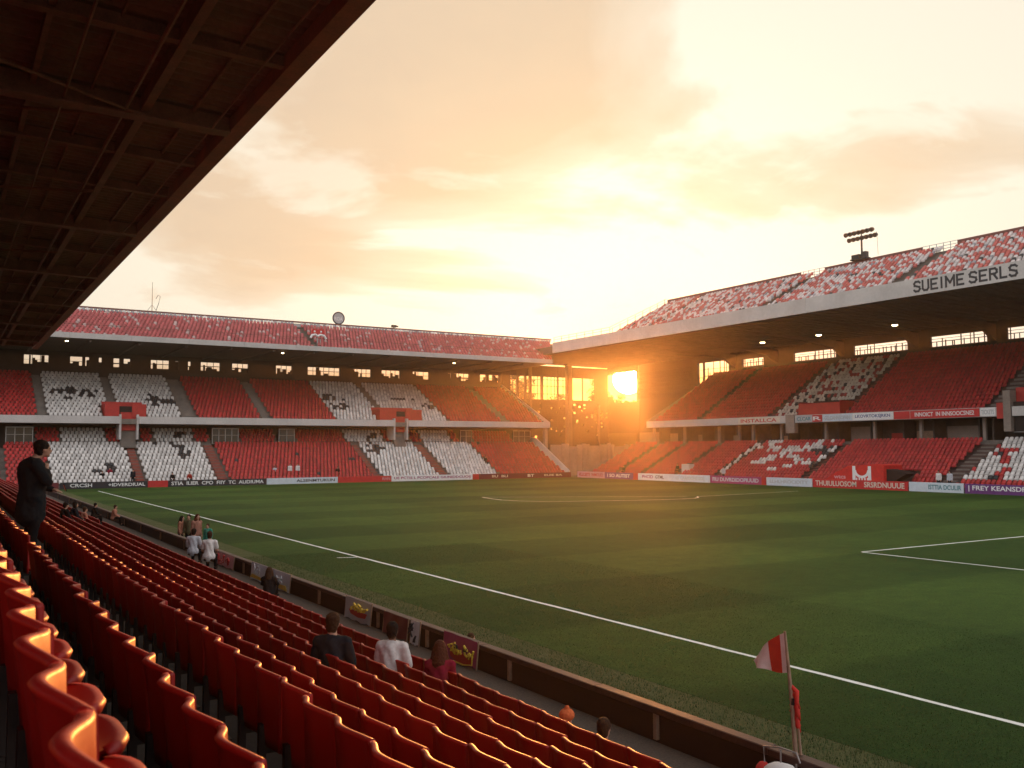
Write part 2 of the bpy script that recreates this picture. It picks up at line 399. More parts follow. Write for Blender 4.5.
for k in range(9):
    y = .35+[.0, .17, .3, .05, .22, .4, .12, .33, .2][k]
    while y < 113:
        X = ROWX[k]; fw = X*syaw+y*cyaw; ri = X*cyaw-y*syaw
        gang = (k == 1 and (13.2 < y < 14.6 or 31.5 < y < 32.9)) or (k <= 1 and 60 < y < 61.4) or (k > 1 and (45.5 < y < 46.7 or 79 < y < 80.2))
        vis = fw > .9 and -560 < 923*ri/fw < 560 and (64+923*ROWH[k]/fw) < 470
        if not gang and fw > .3 and abs(923*ri/fw) < 900: allseats.append((fw if vis else fw+60, k, y))
        y += PITCH
allseats.sort()
near, far = allseats[:300], allseats[300:]
ORD = lambda n: f"{n}{'th' if 10 <= n % 100 <= 20 else {1:'st',2:'nd',3:'rd'}.get(n % 10,'th')}"
ROWN = ['backmost row at the left edge', 'second row from the left edge', 'third row from the left edge', 'fourth row from the left edge', 'fifth row from the left edge',
        'fourth row from the front', 'third row from the front', 'second row from the front', 'front row by the walkway']
cnt = [0]*9
for d, k, y in sorted(near, key=lambda t: (t[1], t[2])):
    cnt[k] += 1
    lab = f"red seat, {ORD(cnt[k])} from the photo's bottom in the {ROWN[k]}"
    jit = rnd.uniform(-.008, .008)
    o = empty('stadium_seat', (ROWX[k]+.03+jit, y, TREAD[k]), rnd.uniform(-.022, .022), label=lab, cat='seat', group='red seats in the near stand')
    for nm, me in (('backrest', me_back), ('seat_pan', me_pan), ('bracket', me_brk)):
        c = link(nm, me, o)
        if nm == 'backrest': c.rotation_euler = (R(rnd.uniform(-.6, .6)), R(rnd.uniform(-1.6, 1.6)), 0)
xs = [(ROWX[k]+.03+rnd.uniform(-.01, .01), y, TREAD[k]+rnd.uniform(-.006, .006), rnd.uniform(-.04, .04)) for d, k, y in far]
cs = [tuple(c*rnd.uniform(.8, 1.2) for c in (.38, .009, .007)) for _ in xs]
for kb in range(3):
    for yb in np.arange(-4, 30, PITCH): xs.append((-.56-.86*kb, yb, TREAD[0]+.28+.34*kb, 0)); cs.append((.43, .015, .009))  # unseen seat rows added behind the camera to darken the nearest seat backs
so = merged('stadium_seats', lo_v, lo_f, xs, M['seatA'], cs)
so.data.polygons.foreach_set('use_smooth', [True]*len(so.data.polygons))
tag(so, 'receding rows of red plastic seats in the near stand, beyond the nearest ones', 'seats', 'red seats in the near stand', 'stuff')

# ------------------------------------------------------------------ pitchside wall
WX = 9.0; WT = .86
pw = empty('pitchside_wall', (WX, 0, 0), label='low dark wall with worn brown coping between the walkway and the pitch', cat='wall')
cp = MB(); y = -6.0
while y < 119:
    L = 3.6; cp.box((-.08, y+.006, WT-.10+rnd.uniform(-.004, .004)), (.11, min(119, y+L)-.006, WT+rnd.uniform(-.004, .004))); y += L
bevel(cp.build('coping', M['coping'], pw), .012)
MB().box((.02, -6, -.03), (.10, 119, WT-.105)).build('board', M['board'], pw)
for yp in [6.2, 10.58, 14.64, 18.0, 20.6, 24.6, 28.2, 32, 36.5, 41, 46, 51, 56, 62, 68, 75, 82, 90, 100]:
    bevel(MB().box((-.045, yp-.04, .38), (.018, yp+.04, WT-.104)).build('post', M['post'], pw), .008)

# ------------------------------------------------------------------ far stands
def far_seat_base(wdir):
    """wdir: function mapping local (s,d,z) to world offset"""
    mb = MB()
    def q(s0, s1, pts):                                  # closed strip section in (d,z)
        n = len(pts); V = [wdir(s0, *p) for p in pts]+[wdir(s1, *p) for p in pts]
        F = [(i, (i+1) % n, n+(i+1) % n, n+i) for i in range(n)]
        if n == 4: F += [(0, 1, 2, 3), (7, 6, 5, 4)]
        mb.add(V, F)
    def q2(pts):                                          # (half width, front d, back d, z) sections from bottom to top
        V = []; F = []
        for (w, d0, d1, z) in pts: V += [wdir(-w, d0, z), wdir(w, d0, z), wdir(w, d1, z), wdir(-w, d1, z)]
        for k in range(len(pts)-1):
            for e in range(4): F.append((k*4+e, k*4+(e+1) % 4, k*4+4+(e+1) % 4, k*4+4+e))
        t = 4*(len(pts)-1); F += [(t, t+1, t+2, t+3)]
        mb.add(V, F)
    q2([(.19, .06, .12, .34), (.215, .09, .14, .55), (.205, .12, .18, .68), (.165, .15, .21, .765), (.08, .17, .22, .80)])
    q2([(.17, -.06, -.01, .30), (.195, -.08, -.03, .44), (.185, -.06, -.01, .55), (.12, -.03, .02, .61)])
    return mb.v, mb.f
RED, WHI, GRY, DRK = (.47, .028, .026), (.70, .67, .64), (.32, .31, .33), (.03, .028, .03)
def seat_field(name, label, T, wd, rows, blocks, pitch=.53, fn=None, mat=None, miss=.0):
    xs, cs = [], []
    for ri, (d, z) in enumerate(rows):
        for (s0, s1, c) in blocks:
            s = s0+pitch*(.5 if ri % 2 else .95)
            while s < s1-pitch*.3:
                cc = c
                if fn: cc = fn(s, ri, c)
                if cc is not None and rnd.random() >= miss:
                    k = rnd.uniform(.75, 1.18)
                    x, y, zz = T(s+rnd.uniform(-.02, .02), d, z); xs.append((x, y, zz+rnd.uniform(-.015, .015), rnd.uniform(-.06, .06))); cs.append(tuple(min(.85, q*k) for q in cc))
                s += pitch
    v_, f_ = far_seat_base(wd)
    f4 = [q for q in f_ if len(q) == 4]
    return tag(merged(name, v_, f4, xs, M['seatA'], cs), label, 'seats', None, 'stuff')
def terrace(T, s0, s1, rows, dback, front, zb, z0):
    """stepped solid as a prism; rows (d,tread)"""
    pr = [(front, zb), (front, rows[0][1])]
    for i in range(1, len(rows)):
        e = (rows[i-1][0]+rows[i][0])/2+.12
        pr += [(e, rows[i-1][1]), (e, rows[i][1])]
    pr += [(dback, rows[-1][1]), (dback, zb)]
    a = [Vector(T(s0, d, z)) for d, z in pr]; e = Vector(T(s1, 0, 0))-Vector(T(s0, 0, 0))
    return MB().prism(a, e)
def tbox(mb, T, s0, s1, d0, d1, z0, z1, mi=0): return mb.box(T(s0, d0, z0), T(s1, d1, z1), mi)

# ---------- end stand
TE = lambda s, d, z: (s, d, z)
wE = lambda s, d, z: (s, d, z)
es = empty('grandstand', (40, 122, 0), label='end grandstand across the far left, white and red seat blocks under a long flat roof', cat='grandstand')
def E(mb, name, mat):
    o = mb.build(name, mat, es); o.matrix_parent_inverse = Matrix.Translation((-40, -122, 0)); return o
lowE = [(122.6+.75*i, .30+.385*i) for i in range(13)]
miniE = [(132.25+.5*i, 5.45+.45*i) for i in range(4)]
upE = [(131.3+.76*i, 8.7+.385*i) for i in range(17)]
topE = [(129.7+.77*i, 19.1+.37*i) for i in range(13)]
E(terrace(TE, -16, 86.2, lowE, 134.6, 122.0, -.03, 0), 'lower_terrace', M['conc'])
t_ = MB()
for a_, b_ in ((10.2, 20.6), (22.9, 32.3), (36.2, 41.8), (44.4, 60.5), (63, 71.9), (74.2, 82)):
    for i, (d, z) in enumerate(miniE): tbox(t_, TE, a_, b_, d-.22, 134.5-.001*i, 4.9 if i == 0 else z-.5, z)
E(t_, 'rear_terrace', M['conc'])
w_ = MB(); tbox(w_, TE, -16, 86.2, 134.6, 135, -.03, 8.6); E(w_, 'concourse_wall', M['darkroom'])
E(terrace(TE, -16, 88.0, upE, 145.9, 130.35, 8.02, 0), 'upper_terrace', M['conc'])
bal = MB()
for a_, b_ in ((-16, 20), (22.4, 59.3), (61.7, 87.9)): tbox(bal, TE, a_, b_, 130, 130.3, 8.07, 9.02)
for a_ in (20, 22.15, 59.3, 61.45): tbox(bal, TE, a_, a_+.25, 130.31, 133, 6.0, 9.3)
E(bal, 'balcony_front', M['fascia'])
# balcony soffit is the terrace underside; red stair backs and vomitories
for a_, b_ in ((20.26, 22.14), (59.56, 61.44)):
    st_ = MB(); tbox(st_, TE, a_, b_, 131.0, 131.2, 7.2, 9.6); E(st_, 'stair_back', M['redwall'])
    st_ = MB(); tbox(st_, TE, a_, b_, 131.25, 131.45, 4.9, 7.3)
    for i in range(5): tbox(st_, TE, a_, b_, 130.4+.16*i, 131.24, 4.9+.28*i, 5.18+.28*i)
    E(st_, 'stair', M['conc'])
for a_, b_ in ((18.3, 23.4), (57.2, 64.3)):
    vm = MB(); mid_ = (a_+b_)/2
    tbox(vm, TE, a_, mid_-.8, 130.9, 131.15, 8.9, 10.7); tbox(vm, TE, mid_+.8, b_, 130.9, 131.15, 8.9, 10.7)
    tbox(vm, TE, a_, a_+.2, 131.16, 134.2, 8.9, 10.7); tbox(vm, TE, b_-.2, b_, 131.16, 134.2, 8.9, 10.7); tbox(vm, TE, a_, b_, 134.21, 134.4, 8.9, 11.1)
    E(vm, 'entrance_wall', M['redwall'])
    vd = MB(); tbox(vd, TE, mid_-.78, mid_+.78, 131.2, 131.4, 8.9, 10.4); E(vd, 'entrance_shade_panel', M['board'])  # dark slab standing in for the shade inside the entrance opening
# glazed boxes on the concourse
for a_, b_ in ((7.0, 10.1), (32.4, 36.1), (41.9, 44.3), (71.9, 74.1), (82.0, 85.5)):
    bx = MB(); tbox(bx, TE, a_, b_, 132.3, 132.5, 5.5, 7.5)
    g = E(bx, 'concourse_window', M['darkglass'])
    fr = MB()
    nb = max(2, int((b_-a_)/.9))
    for i in range(nb+1): x = a_+(b_-a_-.1)*i/nb; tbox(fr, TE, x, x+.1, 132.2, 132.29, 5.5, 7.6)
    tbox(fr, TE, a_, b_, 132.19, 132.28, 7.5, 7.62); tbox(fr, TE, a_, b_, 132.19, 132.28, 5.4, 5.5); tbox(fr, TE, a_+.02, b_-.02, 132.21, 132.27, 6.6, 6.66)
    o = fr.build('window_frame', M['metal'], g); o.matrix_parent_inverse = Matrix.Identity(4)
# aisles painted red on the lower tier
for a_, b_ in ((21.05, 22.0), (63.4, 64.7), (31.1, 32.3), (52.9, 53.8)):
    ai = MB()
    for i, (d, z) in enumerate(lowE): tbox(ai, TE, a_, b_, d-.25, d+.5, z+.002, z+.16); tbox(ai, TE, a_+.02, b_-.02, d+.06, d+.49, z+.17, z+.30)
    E(ai, 'aisle_steps', M['redstep'])
for a_, b_ in ((10.5, 11.4), (19.25, 20.1), (28.2, 30.0), (39.3, 40.4), (58.2, 59.0), (79.5, 80.5), (87.3, 87.9)):
    ai = MB()
    for i, (d, z) in enumerate(upE): tbox(ai, TE, a_, b_, d-.22, d+.5, z+.002, z+.18)
    E(ai, 'upper_aisle_steps', M['conc'])
ew = MB(); ew.prism([(86.25, 122.1, 0), (86.25, 134.6, 0), (86.25, 134.6, 6.6), (86.25, 131.9, 6.4), (86.25, 122.1, 1.0)], (.25, 0, 0))
ew.prism([(88.02, 130.3, 8.1), (88.02, 146, 8.1), (88.02, 146, 16.4), (88.02, 130.3, 9.0)], (.22, 0, 0))
E(ew, 'end_parapet', M['fascia'])
cb = MB(); tbox(cb, TE, 87.2, 87.8, 130.4, 131, -.03, 8.05); E(cb, 'column', M['wall']); cb = MB(); tbox(cb, TE, 60.4, 60.9, 133.2, 133.6, 4, 8.0); E(cb, 'column', M['wall'])
# back wall with window openings under the roof
winE = [(9.7, 12.8), (15.6, 17.2), (17.6, 18.1), (19.4, 19.8), (21.4, 22.2), (22.8, 23.7), (26.6, 29.2), (30.1, 30.6), (32.0, 32.4), (33.9, 36.8), (38.7, 41.2), (45.7, 48.3),
        (51.0, 56.5), (58.8, 62.1), (64.1, 67.5), (70, 73.1), (76.9, 77.6), (78.1, 81.2), (83.5, 84.8), (85.4, 87.6)]
bw = MB(); tbox(bw, TE, -16, 88.2, 146, 146.35, 8, 16.78); tbox(bw, TE, -16, 88.2, 146, 146.35, 18.1, 19.0)
prev = -16
for a_, b_ in winE: tbox(bw, TE, prev, a_, 146, 146.35, 16.78, 18.1); prev = b_
tbox(bw, TE, prev, 88.2, 146, 146.35, 16.78, 18.1)
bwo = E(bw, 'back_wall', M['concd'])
for a_, b_ in winE:
    fr = MB(); n_ = max(1, int((b_-a_)/.8))
    for i in range(1, n_): x = a_+(b_-a_)*i/n_; tbox(fr, TE, x-.035, x+.035, 146.12, 146.2, 16.79, 18.09)
    tbox(fr, TE, a_+.01, b_-.01, 146.1, 146.19, 17.35+rnd.uniform(-.2, .2), 17.43); tbox(fr, TE, a_, b_, 145.9, 145.99, 16.7, 16.80)
    if rnd.random() < .6:
        x = rnd.uniform(a_, (a_+b_)/2); tbox(fr, TE, x, min(b_, x+rnd.uniform(.3, .9)), 146.22, 146.3, 16.79, 16.79+rnd.uniform(.3, .9))
    x = a_
    while x < b_-.15:
        wd_ = min(b_-x, rnd.uniform(.2, .8))
        if rnd.random() < .58: tbox(fr, TE, x+.003, x+wd_-.003, 146.21, 146.31, 16.79, 16.79+rnd.choice((.35, .6, .9, 1.28)))
        x += wd_
    o = fr.build('window', M['steel'], bwo); o.matrix_parent_inverse = Matrix.Identity(4)
# roof
rf = MB(); rf.prism([(-16, 129.02, 18.92), (-16, 146.5, 18.75), (-16, 146.5, 19.05), (-16, 129.02, 19.05)], (103.9, 0, 0)); E(rf, 'roof', M['soffit'])
rb = MB()
for x in [q for q in range(-14, 88, 6)]: tbox(rb, TE, x, x+.25, 129.3, 145.9, 18.5, 18.77)
E(rb, 'roof_rib', M['soffit'])
fa = MB(); x = -16.0
while x < 87.8: tbox(fa, TE, x+.012, min(87.85, x+7.4)-.012, 128.85, 129.0, 18.9, 19.6); x += 7.4
E(fa, 'fascia', M['fascia'])
tt = terrace(TE, -16, 87.8, topE, 140.1, 129.05, 19.06, 0)
for i, (d, z) in enumerate(topE): tbox(tt, TE, 87.805, 88.1+.66*(d-129), d-.27, 140.09-.002*i, max(19.07, z-.38), z-.003)
E(tt, 'top_terrace', M['conc'])
rl = MB(); tbox(rl, TE, -16, 95.2, 140.0, 140.15, 24.42, 24.66)
for x in np.arange(-15.5, 95, 2.45): tbox(rl, TE, x, x+.09, 140.02, 140.12, 23.5, 24.42)
tbox(rl, TE, -16, 87.9, 131.62, 131.68, 21.05, 21.11)
E(rl, 'rail', M['rail'])
opE = [(17.6, 20.2), (30.5, 35.3), (39, 44), (52.0, 56.0), (69.2, 73.7), (77.3, 80.1), (81.9, 84.4)]
pn = MB(); prev = -16
for a_, b_ in opE+[(95.0, 95.1)]: tbox(pn, TE, prev, a_, 140.18, 140.26, 23.3, 24.3); prev = b_
E(pn, 'rear_panel', M['fascia'])

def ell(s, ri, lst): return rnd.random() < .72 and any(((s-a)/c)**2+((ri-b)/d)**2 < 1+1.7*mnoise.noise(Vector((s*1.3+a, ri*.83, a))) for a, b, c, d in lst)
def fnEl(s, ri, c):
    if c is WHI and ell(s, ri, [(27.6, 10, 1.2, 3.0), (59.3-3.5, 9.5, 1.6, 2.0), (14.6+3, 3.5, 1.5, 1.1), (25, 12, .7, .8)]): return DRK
    if c is RED and rnd.random() < .006: return DRK
    return c
blkEl = [(-16, 6.2, RED), (6.7, 11.4, RED), (11.4, 21.0, WHI), (22.1, 31.0, WHI), (32.4, 52.8, RED), (53.9, 63.3, WHI), (64.8, 73.2, WHI), (73.4, 86.0, RED)]
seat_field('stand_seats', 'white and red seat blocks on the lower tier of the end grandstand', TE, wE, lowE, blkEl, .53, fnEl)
def fnMini(s, ri, c):
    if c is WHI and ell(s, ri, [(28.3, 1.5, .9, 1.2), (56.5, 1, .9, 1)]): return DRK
    return c
blkM = [(10.3, 13.2, RED), (13.2, 18.7, WHI), (18.7, 20.5, RED), (23, 24.7, RED), (24.7, 30.0, WHI), (30.0, 32.2, RED), (36.3, 41.7, RED), (44.5, 52.2, RED), (52.2, 58.6, WHI), (58.6, 60.4, RED), (63.1, 65, RED), (65, 70.4, WHI), (70.4, 71.8, RED), (74.3, 81.9, RED)]
seat_field('stand_seats', 'short rear rows of seats on the end grandstand tucked under its pale balcony', TE, wE, miniE, blkM, .53, fnMini)
def fnEu(s, ri, c):
    if 18.1 < s < 23.6 and ri < 4: return None
    if 57.0 < s < 64.5 and ri < 4: return None
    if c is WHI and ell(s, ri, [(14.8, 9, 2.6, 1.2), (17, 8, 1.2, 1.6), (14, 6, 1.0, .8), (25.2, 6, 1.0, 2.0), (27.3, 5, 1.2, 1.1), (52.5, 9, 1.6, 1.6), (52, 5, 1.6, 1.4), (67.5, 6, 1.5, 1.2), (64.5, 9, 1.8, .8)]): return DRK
    return c
blkEu = [(-16, 10.4, RED), (11.5, 19.2, WHI), (20.2, 28.1, WHI), (30.1, 39.2, RED), (40.5, 50.2, RED), (50.2, 58.1, WHI), (59.1, 69.3, WHI), (69.3, 79.4, RED), (80.6, 87.2, RED)]
seat_field('stand_seats', 'white and red seat blocks on the upper tier of the end grandstand below its roof', TE, wE, upE, blkEu, .53, fnEu)
def fnT(s, ri, c):
    if s > 88+.66*(topE[ri][0]-129)-.3: return None
    r_ = rnd.random()
    if ri == 12: return GRY if r_ < .7 else WHI
    if r_ < .09: return (.50, .34, .32)
    return (.46, .085, .085)
seat_field('stand_seats', 'faded red seats open to the sky above the roof edge of the end grandstand', TE, wE, topE, [(-16, 46.4, RED), (47, 95, RED)], .53, fnT)

# ---------- side stand opposite
TW = lambda s, d, z: (d, s, z)
wW = lambda s, d, z: (d, s, z)
ws = empty('grandstand', (88, 80, 0), label='grandstand along the far touchline at right with lettered white roof fascia', cat='grandstand')
def W(mb, name, mat):
    o = mb.build(name, mat, ws); o.matrix_parent_inverse = Matrix.Translation((-88, -80, 0)); return o
YN = 20
lowW = [(88.1+.77*i, .15+.39*i) for i in range(13)]
upW = [(98.4+.8*i, 8.55+.5*i) for i in range(17)]
topW = [(88.7+.77*i, 22.05+.385*i) for i in range(15)]
W(terrace(TW, YN, 119.5, lowW, 98.3, 87.2, -.03, 0), 'lower_terrace', simple('worn_brown_terrace', (.085, .048, .040), .85, .9, .4, .3, fine=.3))
fl = MB(); tbox(fl, TW, YN, 116, 98.31, 101.2, 4.2, 5.3); W(fl, 'concourse_floor', M['conc'])
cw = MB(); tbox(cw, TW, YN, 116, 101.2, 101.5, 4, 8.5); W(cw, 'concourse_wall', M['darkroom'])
for y in (114.5, 110, 104.5, 100, 97, 91, 87.8, 84.2, 79.5, 74.6, 70, 66, 60.4, 58.8): dv = MB(); tbox(dv, TW, y, y+.18, 98.9, 101.19, 5.3, 7.9); W(dv, 'partition', M['darkroom'])
for y in (115.2, 108, 100.5, 96.4, 93.7, 88.5, 81.0, 73.6, 67.2, 59.4, 52): pl = MB(); tbox(pl, TW, y, y+.34, 98.34, 98.7, 5.3, 7.8); W(pl, 'column', M['wall'])
# counters and shutters in the concourse rooms
for y0, y1, z1, mi in ((98, 100, 6.4, 0), (88.2, 90.5, 6.2, 1), (76, 79, 7.2, 0), (70.5, 73, 6.3, 2), (61, 65.5, 7.0, 0), (66.4, 69.5, 6.5, 1), (104.8, 107.5, 6.6, 0), (111, 114, 6.9, 1)):
    cr = MB(); tbox(cr, TW, y0, y1, 100.7, 101.15, 5.3, z1); W(cr, 'kiosk', (M['wall'], M['post'], M['redwall'])[mi])
W(terrace(TW, YN, 115.5, upW, 112.9, 97.35, 7.82, 0), 'upper_terrace', simple('brown_stained_terrace', (.085, .048, .040), .85, .9, .4, .3, fine=.3))
bl = MB()
for a_, b_ in ((57.3, 85.0), (86.6, 115.5), (YN, 55.6)): tbox(bl, TW, a_, b_, 97.0, 97.3, 7.84, 8.86)
W(bl, 'balcony_front', M['fascia'])
# coloured panels fixed to the balcony
def panel(y0, y1, mat, letters=None, lm=None, z0=7.9, z1=8.8):
    p = MB(); tbox(p, TW, y0, y1, 96.93, 96.99, z0, z1); o = W(p, 'balcony_sign', mat)
    if letters: t = text(letters, .6, lm, o, (96.92, (y0+y1)/2, (z0+z1)/2), (R(90), 0, R(-90)), abs(y1-y0)*.86, .006, height=(z1-z0)*.55); 
    return o
C_blue = simple('blue_sign_paint', (.08, .10, .25), .5, 2, .15); C_paleblue = simple('pale_blue_sign_paint', (.55, .60, .66), .5, 2, .1)
C_red = simple('red_sign_paint', (.50, .022, .022), .5, 1.5, .18); C_dark = simple('near_black_sign_paint', (.02, .02, .026), .5, 2, .2)
C_maroon = simple('maroon_sign_paint', (.14, .02, .025), .5, 2, .2); C_purple = simple('purple_sign_paint', (.13, .035, .16), .5, 2, .2)
C_cream = simple('cream_sign_paint', (.62, .56, .47), .5, 2, .1); C_teal = simple('teal_sign_paint', (.06, .20, .22), .5, 2, .1)
C_white = simple('white_sign_paint', (.74, .73, .72), .5, 2, .1); C_grey = simple('grey_sign_paint', (.42, .42, .43), .5, 2, .1)
C_yellow = simple('yellow_sign_paint', (.75, .52, .05), .5, 4, .2); C_orange = simple('orange_paint', (.65, .20, .05), .5, 4, .2)
C_pink = simple('pink_sign_paint', (.60, .30, .32), .5, 2, .15); C_magenta = simple('magenta_sign_paint', (.36, .04, .14), .5, 2, .2)
panel(95.3, 87.6, C_cream, 'INSTALLCA', C_red); panel(82.1, 84.8, C_grey, 'CLCAR', C_teal); panel(80.5, 82.05, C_red, 'R', C_white); panel(75.9, 80.4, C_paleblue, 'GELCANNSOPAN', C_grey)
panel(70.0, 75.8, C_white, 'LKOVRTOKSJRKN', C_blue); panel(67.8, 69.9, C_red); panel(59.2, 67.7, C_red, 'INNOICT  IN INNSOOCSNE2', C_white); panel(57.4, 59.1, C_white, 'TICKETS', C_grey)
# stair shafts through the balcony, with their red entrance walls
sh = MB(); tbox(sh, TW, 85.05, 86.55, 96.9, 97.6, 6.5, 8.95); W(sh, 'stair_shaft', M['wall']); sh = MB(); tbox(sh, TW, 55.7, 56.5, 96.9, 98.2, 6.2, 10.6); W(sh, 'stair_shaft', M['wall'])
rw = MB(); tbox(rw, TW, 78.5, 85.2, 98.0, 98.2, 8.9, 10.4); tbox(rw, TW, 78.5, 78.7, 98.21, 101, 8.9, 10.6); tbox(rw, TW, 85.0, 85.2, 98.21, 101, 8.9, 10.6)
W(rw, 'entrance_wall', M['redwall']); rw = MB(); tbox(rw, TW, 49, 55.65, 98.0, 98.2, 9.4, 10.9); W(rw, 'entrance_wall', M['redwall']); rw = MB(); tbox(rw, TW, 56.55, 57.25, 96.95, 97.3, 7.6, 9.3)
W(rw, 'entrance_wall', M['redwall'])
dr = MB(); tbox(dr, TW, 48, 55.6, 97.34, 97.9, 6.0, 9.35); W(dr, 'entrance_shade_block', M['board'])  # solid dark block in place of a shaded entrance opening
rr = MB()
for z in (6.1, 7.9): tbox(rr, TW, 47, 55.6, 97.2, 97.26, z, z+.06)
W(rr, 'handrail', M['metal'])
# aisles
for a_ in (112.3, 106.3, 98.7, 91.0, 76.3, 57.3):
    wdt = .9 if a_ != 57.3 else 1.5; ai = MB()
    for i, (d, z) in enumerate(lowW): tbox(ai, TW, a_, a_+wdt, d-.26, d+.5, z+.002, z+.15)
    W(ai, 'aisle_steps', M['conc'] if a_ == 57.3 else M['rail'])
for a_ in (104.3, 90.1, 78.0, 57.6):
    ai = MB()
    for i, (d, z) in enumerate(upW): tbox(ai, TW, a_, a_+(.7 if a_ != 57.6 else 1.5), d-.24, d+.54, z+.002, z+.24)
    W(ai, 'upper_aisle_steps', M['conc'] if a_ == 57.6 else M['rail'])
# back wall and its openings
winW = [(119.2, 120.6, 14.6, 19.4), (112.8, 119, 15.0, 19.4), (105.2, 109.8, 17.95, 19.2), (91.0, 99.0, 17.95, 19.25), (79.0, 87.8, 17.95, 19.3), (67.6, 75.5, 17.95, 19.35), (57.0, 65.0, 17.95, 19.4), (46.5, 54.5, 17.95, 19.4), (36, 44, 17.95, 19.4)]
bw = MB(); tbox(bw, TW, YN, 121.8, 113, 113.35, 19.5, 20.7)
prev = 121.8
for y0, y1, z0, z1 in winW:
    tbox(bw, TW, y1, prev, 113, 113.35, 8, 19.5); tbox(bw, TW, y0, y1, 113, 113.35, 8, z0); tbox(bw, TW, y0, y1, 113, 113.35, z1, 19.5); prev = y0
tbox(bw, TW, YN, prev, 113, 113.35, 8, 19.5)
bwo = W(bw, 'back_wall', M['concd'])
for y0, y1, z0, z1 in winW:
    fr = MB()
    n_ = max(2, int((y1-y0)/.62))
    for i in range(n_):
        y = y0+(y1-y0)*(i+rnd.uniform(.1, .9))/n_
        tbox(fr, TW, y-.04, y+.04*rnd.uniform(.6, 2.2), 113.1, 113.2, z0+.01, z0+(z1-z0)*rnd.choice((.45, .6, 1., 1., .8))-.01)
    tbox(fr, TW, y0+.01, y1-.01, 113.21, 113.29, z0+(z1-z0)*.45, z0+(z1-z0)*.45+.09); tbox(fr, TW, y0+.01, y1-.01, 113.05, 113.09, z0+(z1-z0)*.72, z0+(z1-z0)*.72+.05)
    tbox(fr, TW, y0-.1, y1+.1, 112.9, 112.99, z0-.12, z0)
    o = fr.build('window', M['steel'], bwo); o.matrix_parent_inverse = Matrix.Identity(4)
# roof, haunched beams
rf = MB(); rf.prism([(88.02, YN, 20.72), (113.6, YN, 20.5), (113.6, YN, 21.3), (100, YN, 21.9), (88.02, YN, 21.9)], (0, 126.6, 0)); W(rf, 'roof', M['soffit'])
lw = MB(); tbox(lw, TW, 137.2, 146.4, 113, 113.35, 4, 13.3); tbox(lw, TW, 121.81, 137.2, 113.01, 113.34, 4, 14.0); tbox(lw, TW, 121.81, 137.2, 113.01, 113.34, 18.9, 20.45); tbox(lw, TW, 137.21, 146.4, 113.02, 113.33, 19.4, 20.45)
for k in range(27): tbox(lw, TW, 121.85+k*.57, 122.10+k*.57+.14*rnd.random(), 113.02, 113.33, 14.0, 18.9)
for k in range(6): tbox(lw, TW, 121.82, 137.18, 113.05, 113.3, 14.3+k*.8, 14.66+k*.8+.2*rnd.random())
tbox(lw, TW, 136.6, 137.2, 112.9, 113.4, 4, 20.46)
for k in range(26):                                     # ragged clutter of loose boards and foliage-choked slats round the opening
    y_ = 137.2+k*.36; h1_ = max(.05, .75*abs(mnoise.noise(Vector((k*.61, 0, 2.)))) + (.5 if k < 2 or k > 20 else .0)); h2_ = 1.3*abs(mnoise.noise(Vector((k*.47, 5, 2.))))+(1.2 if k > 20 else .05)
    tbox(lw, TW, y_+.004, y_+.356, 113.06+.01*(k % 3), 113.28, 19.41-h1_*.55, 19.405); tbox(lw, TW, y_+.004, y_+.356, 113.06+.01*(k % 3), 113.28, 13.295, 13.3+h2_)
W(lw, 'louvred_wall', M['steel'])
ribs = MB()
for y in np.arange(YN+1, 146, 1.55): ribs.prism([(88.3, y, 20.60), (112.9, y, 20.36), (112.9, y, 20.52), (88.3, y, 20.76)], (0, .16, 0))
W(ribs, 'soffit_rib', M['soffit'])
for y in (111.2, 102, 89.4, 77.2, 66.3, 55.7, 45.5, 35):
    q = MB(); q.prism([(90, y, 20.35), (112.9, y, 20.1), (112.9, y, 17.9), (110.6, y, 19.2), (106, y, 19.75)], (0, .6, 0)); W(q, 'haunch_beam', M['soffit'])
fa = MB(); y = 128.9
while y > YN: tbox(fa, TW, max(YN, y-18)+.015, y-.015, 87.85, 88.0, 20.68, 22.45); y -= 18
W(fa, 'fascia', M['fascia'])
fx = [o for o in ws.children if o.name.startswith('fascia')][0]
def stroke_sign(body, y0, gap, lw_, h, zc, mat, parent):
    G = {'S': [[(1, .88), (.75, 1), (.25, 1), (0, .82), (.08, .6), (.92, .42), (1, .2), (.75, 0), (.25, 0), (0, .12)]], 'U': [[(0, 1), (0, .2), (.25, 0), (.75, 0), (1, .2), (1, 1)]], 'E': [[(1, 1), (0, 1), (0, 0), (1, 0)], [(0, .5), (.8, .5)]],
         'I': [[(.5, 1), (.5, 0)]], 'M': [[(0, 0), (0, 1), (.5, .35), (1, 1), (1, 0)]], 'R': [[(0, 0), (0, 1), (.75, 1), (1, .85), (1, .62), (.75, .5), (.05, .5)], [(.5, .5), (1, 0)]], 'L': [[(0, 1), (0, 0), (1, 0)]]}
    y = y0
    for ch in body:
        w_ = {'I': .45, 'M': 1.15, 'L': .7}.get(ch, .85)*lw_; q = MB(); dep = 0
        for pl_ in G[ch]:
            P = [(y-px*w_, zc-h/2+pz*h) for px, pz in pl_]
            for (ya, za), (yb, zb) in zip(P, P[1:]):
                d = Vector((yb-ya, zb-za)).normalized()*.11; n = Vector((-d.y, d.x)); a = Vector((ya, za))-d; b_ = Vector((yb, zb))+d
                x0 = 87.838-.0025*dep; dep += 1
                q.prism([(x0, *(a+n)), (x0, *(b_+n)), (x0, *(b_-n)), (x0, *(a-n))], (.02, 0, 0))
        o = q.build('letter', mat, parent); o.matrix_parent_inverse = Matrix.Identity(4)
        y -= w_+gap
